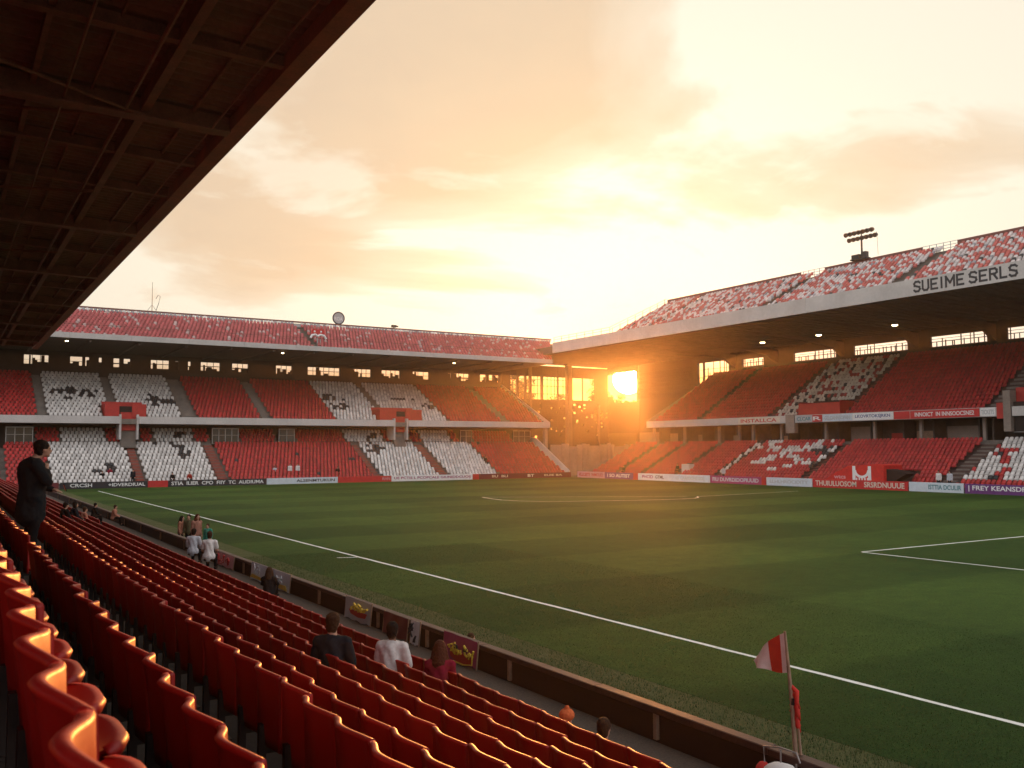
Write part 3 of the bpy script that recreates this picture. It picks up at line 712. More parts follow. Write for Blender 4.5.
stroke_sign('SUEIME', 60.35, .33, .78, 1.02, 21.60, C_dark, fx); stroke_sign('SERLS', 54.1, .36, .82, 1.02, 21.60, C_dark, fx)
W(terrace(TW, YN, 113.3, topW, 100.1, 88.1, 21.91, 0), 'top_terrace', M['conc'])
rl = MB()
for a_, b_ in ((YN, 62.9), (67.5, 81.9), (86, 113.4)): tbox(rl, TW, a_, b_, 100.0, 100.15, 28.0, 28.62)
W(rl, 'rail', M['rail'])
rr = MB()
for a_, b_ in ((62.9, 67.5), (81.9, 86)):
    for z in (27.9, 28.25, 28.6): tbox(rr, TW, a_, b_, 100.04, 100.09, z, z+.05)
    for y in np.arange(a_, b_+.1, .9): tbox(rr, TW, y, y+.05, 100.03, 100.1, 27.2, 28.66)
for z in (22.95, 23.35): tbox(rr, TW, 113.5, 128.8, 88.2, 88.25, z, z+.05)
for y in np.arange(113.5, 129, 2.2): tbox(rr, TW, y, y+.06, 88.19, 88.26, 21.91, 23.42)
for i in range(8):
    d, z = topW[i*2]; tbox(rr, TW, 113.5, 113.56, d, d+.06, z, z+1.3)
rr.tube([(88.2, 113.53, 23.4), (99.9, 113.53, 28.75)], .035, 6)
rr.tube([(88.2, 113.53, 23.0), (99.9, 113.53, 28.35)], .03, 6)
W(rr, 'railing', M['metal'])
ep = MB(); ep.prism([(87.3, 119.52, 0), (98.3, 119.52, 0), (98.3, 119.52, 5.4), (87.3, 119.52, .6)], (0, .2, 0)); ep.prism([(97.36, 115.52, 7.84), (112.9, 115.52, 7.84), (112.9, 115.52, 17.4), (97.36, 115.52, 9.0)], (0, .2, 0))
W(ep, 'end_parapet', M['wall'])
# seats
def fnWl(s, ri, c):
    if 62.2 < s < 72.2 and ri < 4: return None
    if c is WHI:
        n_ = mnoise.noise(Vector((s*.55, ri*.6, 3.1)))
        if ri in (0, 1): return RED
        return WHI if n_ > -.12 else (DRK if n_ < -.45 else RED)
    if c is GRY:                                       # letter-like white strokes in a red field
        a = (s-76.5); r_ = ri
        if ri < 3: return RED
        st_ = (abs(a-2.5*math.sin(ri*.9)-6) < .9) or (abs((s*.8+ri*.75) % 6.5-2) < 1.0 and ri > 4) or (ri in (9, 10) and (s % 7) < 4.5)
        if ell(s, ri, [(79, 9, 1.4, 1.5), (77.5, 5, 1.6, 1.2)]): return DRK
        return WHI if st_ and rnd.random() < .86 else RED
    return (.40, .02, .02) if rnd.random() < .05 else c
blkWl = [(YN, 56.9, WHI), (59.0, 76.2, RED), (77.2, 90.8, GRY), (92.0, 98.5, RED), (99.7, 106.2, RED), (107.3, 112.2, RED), (113.3, 119.2, RED)]
seat_field('stand_seats', 'red seats with scattered white ones on the lower tier of the opposite grandstand', TW, wW, lowW, blkWl, .53, fnWl)
def fnWl2(s, ri, c): return (WHI if rnd.random() < .8 else DRK)
seat_field('stand_seats', 'narrow strip of white seats beside an aisle in the opposite lower tier', TW, wW, lowW[2:], [(90.9, 91.9, WHI)], .5, fnWl2)
def fnWu(s, ri, c):
    if 78.3 < s < 85.4 and ri < 4: return None
    if 48 < s < 57.3 and ri < 5: return None
    if c is WHI: return (.62, .57, .50) if rnd.random() < .68 else ((.40, .05, .04) if rnd.random() < .7 else DRK)
    return c
blkWu = [(YN, 57.4, RED), (59.2, 77.9, RED), (78.8, 90.0, WHI), (90.9, 104.2, RED), (105.1, 115.3, RED)]
seat_field('stand_seats', 'dark red seats with one speckled pale block on the opposite upper tier', TW, wW, upW, blkWu, .53, fnWu)
def fnWt(s, ri, c):
    r_ = rnd.random(); n_ = mnoise.noise(Vector((s*.35, ri*.7, 9.0)))
    if r_ < .46-.3*n_: return (.62, .55, .53)
    if r_ < .52: return GRY
    if r_ < .56: return DRK
    return (.50, .10, .08)
blkT = [(YN, 62.7, RED), (64.2, 82, RED), (83.2, 104.5, RED), (105.2, 113.0, RED)]
seat_field('stand_seats', 'speckled red and pale seats open to the sky above the lettered fascia', TW, wW, topW, blkT, .56, fnWt)

# ------------------------------------------------------------------ advertising boards
def ad(axis, a, b_, back, letters, lm, label, z1, extra=None):
    th = .12
    if axis == 'x': o = empty('advertising_board', ((a+b_)/2, 120.96, 0), label=label, cat='advertising board', group='pitchside advertising boards')
    else: o = empty('advertising_board', (86.26, (a+b_)/2, 0), label=label, cat='advertising board', group='pitchside advertising boards')
    L = abs(b_-a); mb = MB()
    if axis == 'x': mb.box((-L/2+.02, 0, -.02), (L/2-.02, th, z1)); rot = (R(90), 0, 0); P = lambda s, z: (s, -.008, z)
    else: mb.box((0, -L/2+.02, -.02), (th, L/2-.02, z1)); rot = (R(90), 0, R(-90)); P = lambda s, z: (-.008, -s, z)
    p = mb.build('panel', back, o); bevel(p, .012)
    for (body, s, w, h, mm) in (letters or []):
        text(body, .6, mm, o, P(s, z1*.52), rot, w, .005, height=h)
    fr = MB()
    for s in (-L/2+.05, L/2-.13):
        q = (s, -.02, 0) if axis == 'x' else None
        if axis == 'x': fr.box((s, th+.001, -.02), (s+.08, th+.35, .3))
        else: fr.box((th+.001, s, -.02), (th+.35, s+.08, .3))
    fr.build('stand', M['steel'], o)
    return o
zE, zW = .80, .96
ad('x', -14, 12.1, C_maroon, None, None, 'plain maroon advertising board behind the standing man in the dark suit', zE)
ad('x', 12.2, 22.0, C_dark, [('CRCSH', -2.6, 2.4, .42, C_white), ('+IDVERDIUAL', 2.5, 4.2, .40, C_white)], 0, 'near-black board reading CRCSH +IDVERDIUAL, right of the standing man', zE)
ad('x', 22.0, 24.4, C_red, None, 0, 'short plain red board between two black lettered boards under white seats', zE)
ad('x', 24.4, 36.8, C_dark, [('STIA  ILIER  CPO  FIIY  TC  AUDIUMA', 0, 11.6, .45, C_white)], 0, 'black advertising board with a long line of white capitals', zE)
ad('x', 36.8, 46.7, C_paleblue, [('ALSENMTUKUN', 1.8, 5.4, .36, C_dark)], 0, 'pale blue-white advertising board with dark letters on its right half', zE)
ad('x', 46.7, 54.7, C_red, [('RHN', 3.2, 1.2, .4, C_pink)], 0, 'long plain red advertising board left of the white board with red letters', zE)
ad('x', 54.7, 67.9, C_white, [('UE PCTIS L PCOPCALE GIUNIDDCUOIJ', 0, 12.4, .46, C_magenta)], 0, 'white advertising board filled with a line of crimson letters', zE)
ad('x', 67.9, 69.0, C_red, None, 0, 'narrow bright red board at the right end of the white lettered board', zE)
ad('x', 69.0, 85.9, C_maroon, [('IIU  BLI', -4.8, 2.8, .36, C_cream), ('BT', .8, 1.2, .4, C_white), ('EUIE BA', 5, 3.4, .3, C_cream)], 0, 'dark maroon board with scattered cream letters near the corner', zE)
ad('y', 112.7, 119.8, C_pink, [('VLLCEITE  WMOUO', 0, 6.2, .5, C_red)], 0, 'faded pink board with red letters nearest the sunlit corner', zW)
ad('y', 105.9, 112.7, C_purple, [('I SO AUTIST', 0, 5.4, .5, C_white)], 0, 'short purple board with white letters below the sunlit red seats', zW)
ad('y', 104.8, 105.9, C_red, None, 0, 'small plain red board beside the long white board', zW)
ad('y', 90.1, 104.8, C_white, [('PHCID  CTML', 4.5, 0, 0, C_dark)] and [('PHCID', -5.2, 2.4, .45, C_magenta), ('GTML', -2.6, 1.8, .45, C_dark), ('LS  CAAPDONTGOL', 3.6, 5.6, .45, C_cream)], 0, 'long white board reading PHCID GTML at its left end', zW)
ad('y', 81.1, 90.0, C_magenta, [('FIU DUVRDIDOPIUUID', 0, 8.0, .5, C_paleblue)], 0, 'crimson board with pale blue capitals in the middle of the far touchline', zW)
ad('y', 80.4, 81.1, C_red, None, 0, 'tiny red upright board beside the pale ice-blue board', zW)
ad('y', 73.3, 80.3, C_paleblue, [('LLHLHROCIDITY', 0, 5.8, .42, C_grey)], 0, 'pale ice-blue board with faint grey letters left of the red canopy', zW)
ad('y', 60.8, 73.2, C_red, [('THUIULUOSOM', -3.0, 5.6, .6, C_cream), ('SRSRDNUUUE', 3.3, 5.0, .6, C_cream)], 0, 'red board with large cream letters in front of the red canopy', zW)
ad('y', 54.6, 60.7, C_paleblue, [('ISTTIA DCULIR', 1.0, 3.6, .48, C_teal)], 0, 'ice-blue board with bold teal letters right of the long red board', zW)
ad('y', 46.5, 54.5, C_purple, [('| FREY KEANSDPENR', 0, 7.2, .6, C_white)], 0, 'purple board with white capitals at the right edge of the photo', zW)
ad('y', 24, 46.4, C_purple, None, 0, 'plain purple board continuing past the right edge', zW)

# ------------------------------------------------------------------ red canopy over the players' tunnel
tc = empty('tunnel_canopy', (87.4, 67, 0), label='red canvas tunnel canopy with a white arch emblem, in front of the lower seats', cat='canopy')
q = MB(); yz = [(5.6, .0), (5.3, .7), (3.6, 1.7), (1.8, 2.5), (-2.2, 2.75), (-2.9, 2.6), (-2.9, 0)]
q.prism([(-.5, y, z) for y, z in yz], (3.2, 0, 0)); bevel(q.build('canopy', M['redcloth'], tc), .06, 2)
q = MB(); q.prism([(-.1, -2.92, 2.2), (-.1, -4.6, 2.0), (-.1, -5.4, 1.75), (-.1, -4.4, 1.2), (-.1, -2.92, .6)], (1.6, 0, 0)); q.build('side_flap', M['board'], tc)
q = MB()
for i in range(14):
    a0, a1 = math.pi*(.0+1.0*i/14), math.pi*(1.0*(i+1)/14)
    P = lambda a, r: (-.515, 0-.05+r*math.cos(a)*1.0, 2.05-r*math.sin(a)*.85)
    q.prism([P(a0, .72), P(a1, .72), P(a1, 1.05), P(a0, 1.05)], (.012, 0, 0))
for s in (-1, 1): q.box((-.52, s*1.02-.05-.2, .95), (-.508, s*1.02-.05+.2, 2.5))
for k in range(5): q.box((-.521, -.9+k*.36, .95), (-.5105, -.72+k*.36, 1.2))
q.build('emblem', C_white, tc)
text('wtcs', .5, C_pink, tc, (-.515, 2.9, 1.25), (R(90), 0, R(-90)), 1.6, .004, height=.4)

# ------------------------------------------------------------------ corner between the stands
cwall = empty('corner_wall', (97, 128, 0), label='pale panelled wall closing the gap between the two far grandstands', cat='wall')
q = MB()
x = -10.2
while x < 16:
    wd_ = rnd.choice((.8, 1.1, 1.6, 2.2)); q.box((x+.03, rnd.uniform(0, .06), -.03), (x+wd_-.03, .25, 5.2+.7*mnoise.noise(Vector((x*.4, 0, 0))))); x += wd_
bevel(q.build('panel', M['wall'], cwall), .02)
q = MB(); q.box((-10.2, .26, 4.2), (16, .4, 4.5)); q.build('rail', M['rail'], cwall)
for X_, Y_, w, top, lab in ((94.4, 133.5, .9, 19.2, 'tall thick column in the sunlit corner, nearest the end grandstand'), (100.6, 133, .35, 12.0, 'thin pole left of the low sun behind the panelled wall'), (88.9, 137.5, .5, 19.2, 'slim column just behind the end grandstand balcony')):
    c = empty('column', (X_, Y_, 0), label=lab, cat='column')
    q = MB(); q.box((-w/2, -w/2, -.03), (w/2, w/2, top)); bevel(q.build('shaft', M['soffit'], c), .04)
    q = MB(); q.box((-w*.7, -w*.7, top+.001), (w*.7, w*.7, top+.3)); q.box((-w*.7, -w*.7, 0), (w*.7, w*.7, .3)); q.build('cap', M['soffit'], c)
sc = empty('window_screen', (88, 146, 0), label='glazed corner screen of tall openings and dark posts beside the sun', cat='screen')
q = MB()
for a_, b_ in ((.25, 2.0), (3.4, 3.9), (5.2, 5.6), (8.9, 9.4), (12.7, 12.95), (15.2, 16.2)): q.box((a_, 0, 8), (b_, .4, 20.3))
q.box((.25, .05, 18.2), (24.9, .35, 20.3)); q.box((.25, .05, 4), (24.9, .35, 6.6)); q.box((.25, .05, 13.2), (24.9, .35, 13.9))
for i_ in range(41):
    for k_ in range(17):
        if rnd.random() < (.93 if k_ < 12 else .86): q.box((.25+i_*.6+.002, .06+.004*((i_+k_) % 5), 6.6+k_*.39+.002), (.85+i_*.6-.002, .34-.004*((i_+k_) % 5), 6.99+k_*.39-.002));  q.box((21.6, .1, 12.4), (24.9, .3, 20.3)); q.box((18.6, .1, 13.4), (18.8, .3, 18.3))
q.build('post', M['steel'], sc)
q = MB()
for a_ in (2.6, 6.4, 7.3, 8.1, 10.3, 11.2, 12.0, 14.0): q.box((a_, .1, 13.8), (a_+.09, .2, 18.3))
for z in (14.9, 16.4, 17.6): q.box((2.0, .11, z), (15.2, .19, z+.1))
q.build('mullion', M['steel'], sc)
lowb = empty('service_building', (118, 152, 0), label='low dark service building behind the corner, under the trees', cat='building')
MB().box((-32, 0, -.03), (20, 8, 6.2)).build('wall', M['darkroom'], lowb)
MB().box((-32.4, -.4, 6.21), (20.4, 8.4, 6.6)).build('roof', M['steel'], lowb)
for k in range(8): MB().box((-29+k*5.4, -.06, 2.6), (-26.4+k*5.4, -.005, 4.4)).build('window', M['darkglass'], lowb)
MB().box((113.0, 122, -.03), (113.3, 152, 7.5)).build('wall', M['wall'], lowb).matrix_parent_inverse = Matrix.Translation((-118, -152, 0))

# trees
def tree(x, y, h, r, cr, label, n=2600, lean=0):
    t = empty('tree', (x, y, 0), label=label, cat='tree', group='trees behind the corner')
    rr = random.Random(int(x*7+y)); mb = MB()
    hb = h-cr[2]
    mb.tube([(0, 0, -.1), (lean*.3, 0, h*.3), (lean*.7, .2, h*.6), (lean, .1, h*.88)], [.38, .28, .18, .06], 8)
    tips = []
    for k in range(12):
        z0 = h*rr.uniform(.3, .72); a = rr.uniform(0, 6.28); L = r*rr.uniform(.45, .95)
        p0 = Vector((lean*z0/h, 0, z0)); p1 = p0+Vector((math.cos(a)*L*.6, math.sin(a)*L*.6, L*.25)); p2 = p0+Vector((math.cos(a)*L, math.sin(a)*L, L*.6))
        mb.tube([p0, p1, p2], [.12, .07, .02], 5); tips += [p1, p2]
    mb.build('trunk', M['bark'], t)
    cl = [p+Vector((rr.gauss(0, .6), rr.gauss(0, .6), rr.uniform(-.3, .9))) for p in tips]
    cl += [Vector((lean+rr.gauss(0, r*.4), rr.gauss(0, r*.4), h*rr.uniform(.55, 1.0))) for _ in range(14)]
    lf = MB(); sz = .21; n = int(n*1.7)
    for k in range(n):
        c = cl[rr.randrange(len(cl))]; d = Vector((rr.gauss(0, 1), rr.gauss(0, 1), rr.gauss(0, .75))); d *= r*.17
        p = c+d; p.z = min(p.z, h)
        u = Vector((rr.gauss(0, 1), rr.gauss(0, 1), rr.gauss(0, 1))).normalized(); w = u.cross(Vector((rr.gauss(0, 1), rr.gauss(0, 1), rr.gauss(0, 1)))).normalized()
        s_ = sz*rr.uniform(.6, 1.5)
        lf.add([p-u*s_, p+w*s_*.5, p+u*s_, p-w*s_*.5], [(0, 1, 2, 3)])
    lf.build('crown', M['leaf'], t)
tree(92.5, 152, 18.6, 3.2, (0, 0, 5), 'tall sparse tree behind the left openings of the corner screen', 2600)
tree(98.0, 154, 18.2, 3.5, (0, 0, 5), 'round tree behind the middle of the corner screen', 2600, .4)
tree(104.5, 151, 15.0, 3.4, (0, 0, 5), 'lower tree just left of the sun', 2800, -.5)
tree(114.8, 151.5, 20.5, 2.6, (0, 0, 5), 'narrow dense tree filling the opening left of the sun', 2600)
tree(119.2, 153, 16.6, 2.6, (0, 0, 5), 'tree crown reaching into the opening just under the sun', 2600)
tree(124.0, 147, 17.4, 2.8, (0, 0, 5), 'tree behind the louvred wall, right of the sun opening', 1800)
tree(111.0, 150, 12.4, 3.8, (0, 0, 5), 'wide low tree directly below the sun', 3400)
tree(117.5, 146, 12.8, 3.6, (0, 0, 5), 'bushy tree right below the sun', 3200, .5)
tree(119.5, 138, 14.0, 3.6, (0, 0, 5), 'tree right of the sun seen below the roof', 2800)
tree(120.5, 130.5, 17.2, 3.6, (0, 0, 5), 'taller tree right of the sun near the narrow window', 2800, -.4)
tree(119.5, 121.5, 17.5, 3.4, (0, 0, 5), 'tree seen through the tall end window of the opposite stand', 1600)
tree(121, 113, 18.2, 3.2, (0, 0, 5), 'tree behind the second window of the opposite stand', 1200)

# ------------------------------------------------------------------ lamps under the roofs
lampm = emit('lit_lamp', (1, .78, .42), 14)
for x, y, z, lab in ((103, 96.0, 20.1, 'lit round ceiling lamp under the opposite roof, leftmost of three'), (103, 85.7, 20.1, 'lit round ceiling lamp under the opposite roof, middle of three'), (103, 73.7, 20.1, 'lit round ceiling lamp under the opposite roof, rightmost of three'),
                     (13.5, 130.6, 18.66, 'small lit lamp under the end roof nearest the near stand'), (42.2, 131.8, 18.66, 'small lit lamp under the middle of the end roof'), (71.5, 133.6, 18.66, 'small lit lamp under the right part of the end roof')):
    k = .9 if x == 103 else .5
    l = empty('ceiling_lamp', (x, y, z), label=lab, cat='lamp', group='lamps under the stand roofs')
    MB().tube([(0, 0, .0), (0, 0, .28)], [.42*k, .3*k], 14).build('housing', M['metal'], l)
    MB().ball((0, 0, -.02), .42*k, (1, 1, .34), 14, 8).build('diffuser', lampm, l, True)

# ------------------------------------------------------------------ things on the roof edges
fl = empty('floodlight', (100.0, 76.0, 28.63), label='floodlight mast with two rows of lamps on the opposite roof rail', cat='floodlight')
MB().tube([(0, 0, 0), (0, 0, 2.9)], [.14, .11], 10).build('mast', M['steel'], fl)
q = MB(); q.box((-.5, -1.0, .0), (.4, 1.5, .18)); q.box((-.4, .15, .19), (.3, 1.35, .72)); q.box((-.3, -.8, .19), (.3, -.2, .95)); bevel(q.build('cabinet', M['steel'], fl), .03)
for z, yo in ((2.55, -.25), (3.35, .25)):
    MB().box((-.05, -2.2+yo, z+.2), (.05, 2.2+yo, z+.30)).build('crossbar', M['steel'], fl)
    for k in range(7):
        y = -1.95+.65*k+yo
        h = MB(); h.tube([(-.32, y, z+.16), (.0, y, z+.27), (.12, y, z+.3)], [.30, .26, .12], 10); h.build('lamp_head', M['steel'], fl)
MB().box((-.05, -.05, 2.5), (.06, .05, 3.8)).build('bracket', M['steel'], fl)
MB().tube([(0, -2.4, .2), (0, -2.3, 3.2)], .02, 5).build('cable', M['steel'], fl)
an = empty('antenna', (25.5, 140.08, 24.66), label='thin antenna mast on the end stand rail, far left', cat='antenna')
MB().tube([(0, 0, 0), (0, 0, 4.2)], [.05, .025], 6).build('mast', M['steel'], an)
q = MB(); q.tube([(-.6, 0, .05), (0, 0, .9), (.6, 0, .05)], .03, 5); q.tube([(.55, 0, .05), (.9, 0, 1.2), (1.1, 0, 2.2), (.8, 0, 2.35), (.5, 0, 1.8)], .04, 5); q.build('stay', M['steel'], an)
dk = empty('round_sign', (54.0, 140.3, 24.6), label='round grey sign standing on the end stand rail', cat='sign')
q = MB(); q.tube([(0, -.06, 1.05), (0, .06, 1.05)], 1.02, 28); q.build('disc', C_grey, dk)
q = MB()
for i in range(28):
    a0, a1 = 2*math.pi*i/28, 2*math.pi*(i+1)/28; P = lambda a, r: (r*math.cos(a), -.10, 1.05+r*math.sin(a))
    q.prism([P(a0, .86), P(a1, .86), P(a1, 1.04), P(a0, 1.04)], (0, .03, 0))
q.build('rim', C_dark, dk); text('ROA', .6, C_white, dk, (0, -.08, .95), (R(90), 0, 0), 1.4, .01, height=.6)
MB().box((-.5, -.05, -1), (-.4, .05, .3)).build('support', M['steel'], dk)
cs_ = empty('crest_sign', (47.3, 131.3, 19.75), label='red crest sign with white scroll on a short stand among the roof seats', cat='sign')
MB().box((-.1, 0, -.3), (.1, .12, 1.4)).build('support', M['metal'], cs_); MB().box((.35, 0, -.3), (.5, .12, 1.2)).build('support', M['metal'], cs_)
q = MB(); q.prism([(-1.05, -.1, 2.0), (-.95, -.1, 2.5), (-.5, -.1, 2.75), (0, -.1, 2.6), (.55, -.1, 2.85), (1.0, -.1, 2.5), (1.1, -.1, 2.0)], (0, .1, 0)); q.build('shield', C_red, cs_)
q = MB(); q.tube([(-1.1, -.08, 1.3), (-.9, -.08, 1.7), (-.4, -.08, 1.85), (0, -.08, 1.6), (.4, -.08, 1.85), (1.0, -.08, 1.7), (1.3, -.08, 1.25)], .17, 8); q.build('scroll', C_white, cs_)
for s in (-.5, .5): MB().ball((s, -.08, 2.3), .16, (1, .4, 1)).build('boss', C_white, cs_)
cm = empty('camera_box', (63.6, 140.0, 24.66), label='small camera box clamped on the end stand rail, right of the round sign', cat='camera')
MB().box((-.4, -.25, .1), (.35, .25, .48)).build('body', M['steel'], cm); MB().tube([(.36, 0, .3), (.75, 0, .3)], .13, 10).build('lens', M['steel'], cm); MB().box((-.06, -.06, -.05), (.06, .06, .1)).build('mount', M['steel'], cm)

# ------------------------------------------------------------------ corner flag and bag
cf = empty('corner_flag', (WX+.02, 8.02, WT), label='red and white flag on a pale pole fixed to the wall coping', cat='flag')
tl = Vector((0, .13, 1.46))
MB().tube([(0, 0, -.02), tl*.45+Vector((.012, 0, 0)), tl], [.030, .026, .016], 10).build('pole', M['post'], cf)
MB().tube([(.035, -.045, 0), (.03, .02, .75)], [.018, .012], 8).build('brace', M['post'], cf)
# cloth: three vertical bands, hanging towards the far end of the stand
fm = MB(); nu, nv = 22, 14
def flagp(u, v, side):
    y = .13-.03*(1-v)+u*.50-.10*u*v*0; top = 1.44-.33*u-.10*u*u+.03*math.sin(3.1*u); bot = .96-.05*u*u-.02*math.sin(6*u)
    z = bot+(top-bot)*v
    return (-.015+.045*math.sin(u*7+v*1.6)*u+.02*math.sin(u*13+1)*u*(1-v)+side*.003-.05*u, y, z)
for side in (0, 1):
    V = [flagp(i/nu, j/nv, side) for i in range(nu+1) for j in range(nv+1)]
    for i in range(nu):
        u = (i+.5)/nu; mi = 0 if u < .13 else 1 if u < .47 else 0
        fm.add([V[i*(nv+1)+j+k*(nv+1)] for j in range(nv+1) for k in (0, 1)], [(2*j, 2*j+1, 2*j+3, 2*j+2) for j in range(nv)], mi)
fo = fm.build('flag_cloth', [simple('white_flag_cloth', (.84, .80, .77), .85, 6, .12, .2), simple('red_flag_cloth', (.62, .04, .025), .85, 6, .15, .2)], cf, True)
rg = MB(); rnd2 = random.Random(3)
for k in range(5):
    z = .80-.07*k; rg.tube([(.02, .08, z), (.05, .02+rnd2.uniform(-.02, .02), z-.06), (.03, .0+rnd2.uniform(-.02, .02), z-.18), (.06, -.02, z-.26)], [.03, .035, .03, .015], 7)
rg.build('ribbon', M['redcloth'], cf, True); MB().tube([(.03, .045, .58), (.035, .04, .66)], .045, 8).build('clip', M['black'], cf)
bg = empty('carrier_bag', (WX-.28, 7.95, .38), label='white and red bag with wire handles at the foot of the wall', cat='bag')
q = MB(); q.ball((0, 0, .22), .24, (.75, 1.35, .95), 18, 12); bagm = q.build('body', C_white, bg, True)
for v_ in bagm.data.vertices: v_.co.x += .015*math.sin(v_.co.y*31+v_.co.z*23); v_.co.z = max(.0, v_.co.z)
q = MB(); q.ball((0, .33, .20), .16, (.8, .6, 1.15), 12, 8); q.build('side_panel', M['redcloth'], bg, True)
q = MB(); q.tube([(0, .30, .38), (.02, .33, .56), (.04, .1, .60), (.05, -.16, .60), (.04, -.22, .50)], .011, 6); q.tube([(0, .04, .42), (.02, .06, .59)], .011, 6); q.tube([(.02, -.18, .36), (.03, -.17, .48)], .011, 6)
q.build('handle', M['metal'], bg)

# ------------------------------------------------------------------ banners along the wall
def banner(y0, y1, z0, z1, mat, label, deco, name='banner'):
    o = empty(name, (WX-.13, (y0+y1)/2, 0), label=label, cat='banner', group='banners leaning on the pitchside wall')
    L = abs(y1-y0); V = []; n = 10
    mb = MB()
    for side in (0, 1):
        G = []
        for i in range(n+1):
            for j in range(5):
                t = j/4; s = -L/2+L*i/n
                G.append((.05*t+.012*math.sin(i*1.3+j)+side*.012-.04, s, z0+(z1-z0)*t+(0 if 0 < j else .02*math.sin(i*1.7))))
        mb.add(G, [(i*5+j, (i+1)*5+j, (i+1)*5+j+1, i*5+j+1) for i in range(n) for j in range(4)])
    mb.build('cloth', mat, o, True)
    for s in (-L/2-.02, L/2+.02): MB().tube([(-.02, s, .38), (.03, s, z1+.02)], .016, 6).build('stake', M['post'], o)
    deco(o, L, z0, z1)
    return o
def blob(o, pts, mat, name, x=-.075):
    q = MB(); q.prism([(x, y, z) for y, z in pts], (.012, 0, 0)); return q.build(name, mat, o)
def crest_deco(o, L, z0, z1):
    h = z1-z0; c = -.12*L
    blob(o, [(c+.34*L, z0+.42*h), (c+.32*L, z0+.18*h), (c+.12*L, z0+.05*h), (c-.14*L, z0+.05*h), (c-.30*L, z0+.16*h), (c-.34*L, z0+.42*h)], C_red, 'shield')
    q = MB(); r3 = random.Random(5)
    for k in range(15):
        y = c+r3.uniform(-.36, .36)*L; z = z0+h*r3.uniform(.38, .68); q.tube([(-.085, y, z-.07*h), (-.09, y+r3.uniform(-.06, .06)*L, z), (-.085, y+r3.uniform(-.1, .1)*L, z+.1*h)], .022, 6)
    q.build('lettering', C_yellow, o)
    for k in (-.16, .12): blob(o, [(c+k*L-.06*L, z0+.56*h), (c+k*L+.05*L, z0+.55*h), (c+k*L+.04*L, z0+.72*h), (c+k*L-.05*L, z0+.70*h)], C_dark, 'patch', -.104)
    q = MB(); q.tube([(-.09, c-.37*L, z0+.60*h), (-.09, c-.35*L, z0+.14*h), (-.09, c-.1*L, z0+.03*h), (-.09, c+.2*L, z0+.04*h)], .014, 6); q.build('outline', C_yellow, o)
def bowl_deco(o, L, z0, z1):
    h = z1-z0; c = -.1*L
    blob(o, [(c+.36*L, z0+.50*h), (c+.28*L, z0+.30*h), (c, z0+.22*h), (c-.28*L, z0+.28*h), (c-.36*L, z0+.52*h)], C_red, 'bowl')
    q = MB(); r3 = random.Random(9)
    for k in range(12):
        y = c+r3.uniform(-.3, .32)*L; z = z0+h*r3.uniform(.55, .82); q.tube([(-.085, y, z-.06*h), (-.09, y+r3.uniform(-.06, .06)*L, z), (-.085, y+r3.uniform(-.12, .12)*L, z+.08*h)], .028, 6)
    q.build('lettering', C_yellow, o)
def scribble(mat, seed, n=10):
    def f(o, L, z0, z1):
        r3 = random.Random(seed); q = MB()
        for k in range(n):
            y = r3.uniform(-.4, .4)*L; z = z0+(z1-z0)*r3.uniform(.25, .8); q.tube([(-.085, y, z-.06), (-.09, y+r3.uniform(-.1, .1), z), (-.085, y+r3.uniform(-.15, .15), z+.08)], .02, 5)
        q.build('lettering', mat, o)
    return f
def grass_deco(o, L, z0, z1):
    h = z1-z0
    scribble(C_grey, 4, 22)(o, L, z0+.25*h, z1)
    blob(o, [(-.48*L, z0+.08*h), (.48*L, z0+.10*h), (.42*L, z0+.34*h), (.1*L, z0+.26*h), (-.45*L, z0+.36*h)], C_yellow, 'patch')
banner(17.0, 15.65, .40, .90, C_magenta, 'magenta and violet banner with yellow lettering over a red shield', crest_deco)
banner(22.36, 20.77, .40, .90, C_grey, 'grey banner with yellow lettering above a red bowl shape', bowl_deco)
banner(20.0, 18.75, .40, .86, C_maroon, 'plain dark red banner beside the man in the white shirt', lambda *a: None)
banner(18.55, 18.15, .40, .88, C_white, 'narrow white strip banner with black marks by the man in white shirt', scribble(C_dark, 2, 9))
banner(35.4, 32.85, .42, .86, C_pink, 'faded pink banner with red scribbles near the two white-shirted men', scribble(C_red, 6, 22))
banner(30.66, 26.75, .40, .92, C_paleblue, 'wide pale grey-blue banner with a yellow band behind the long-haired woman', grass_deco)

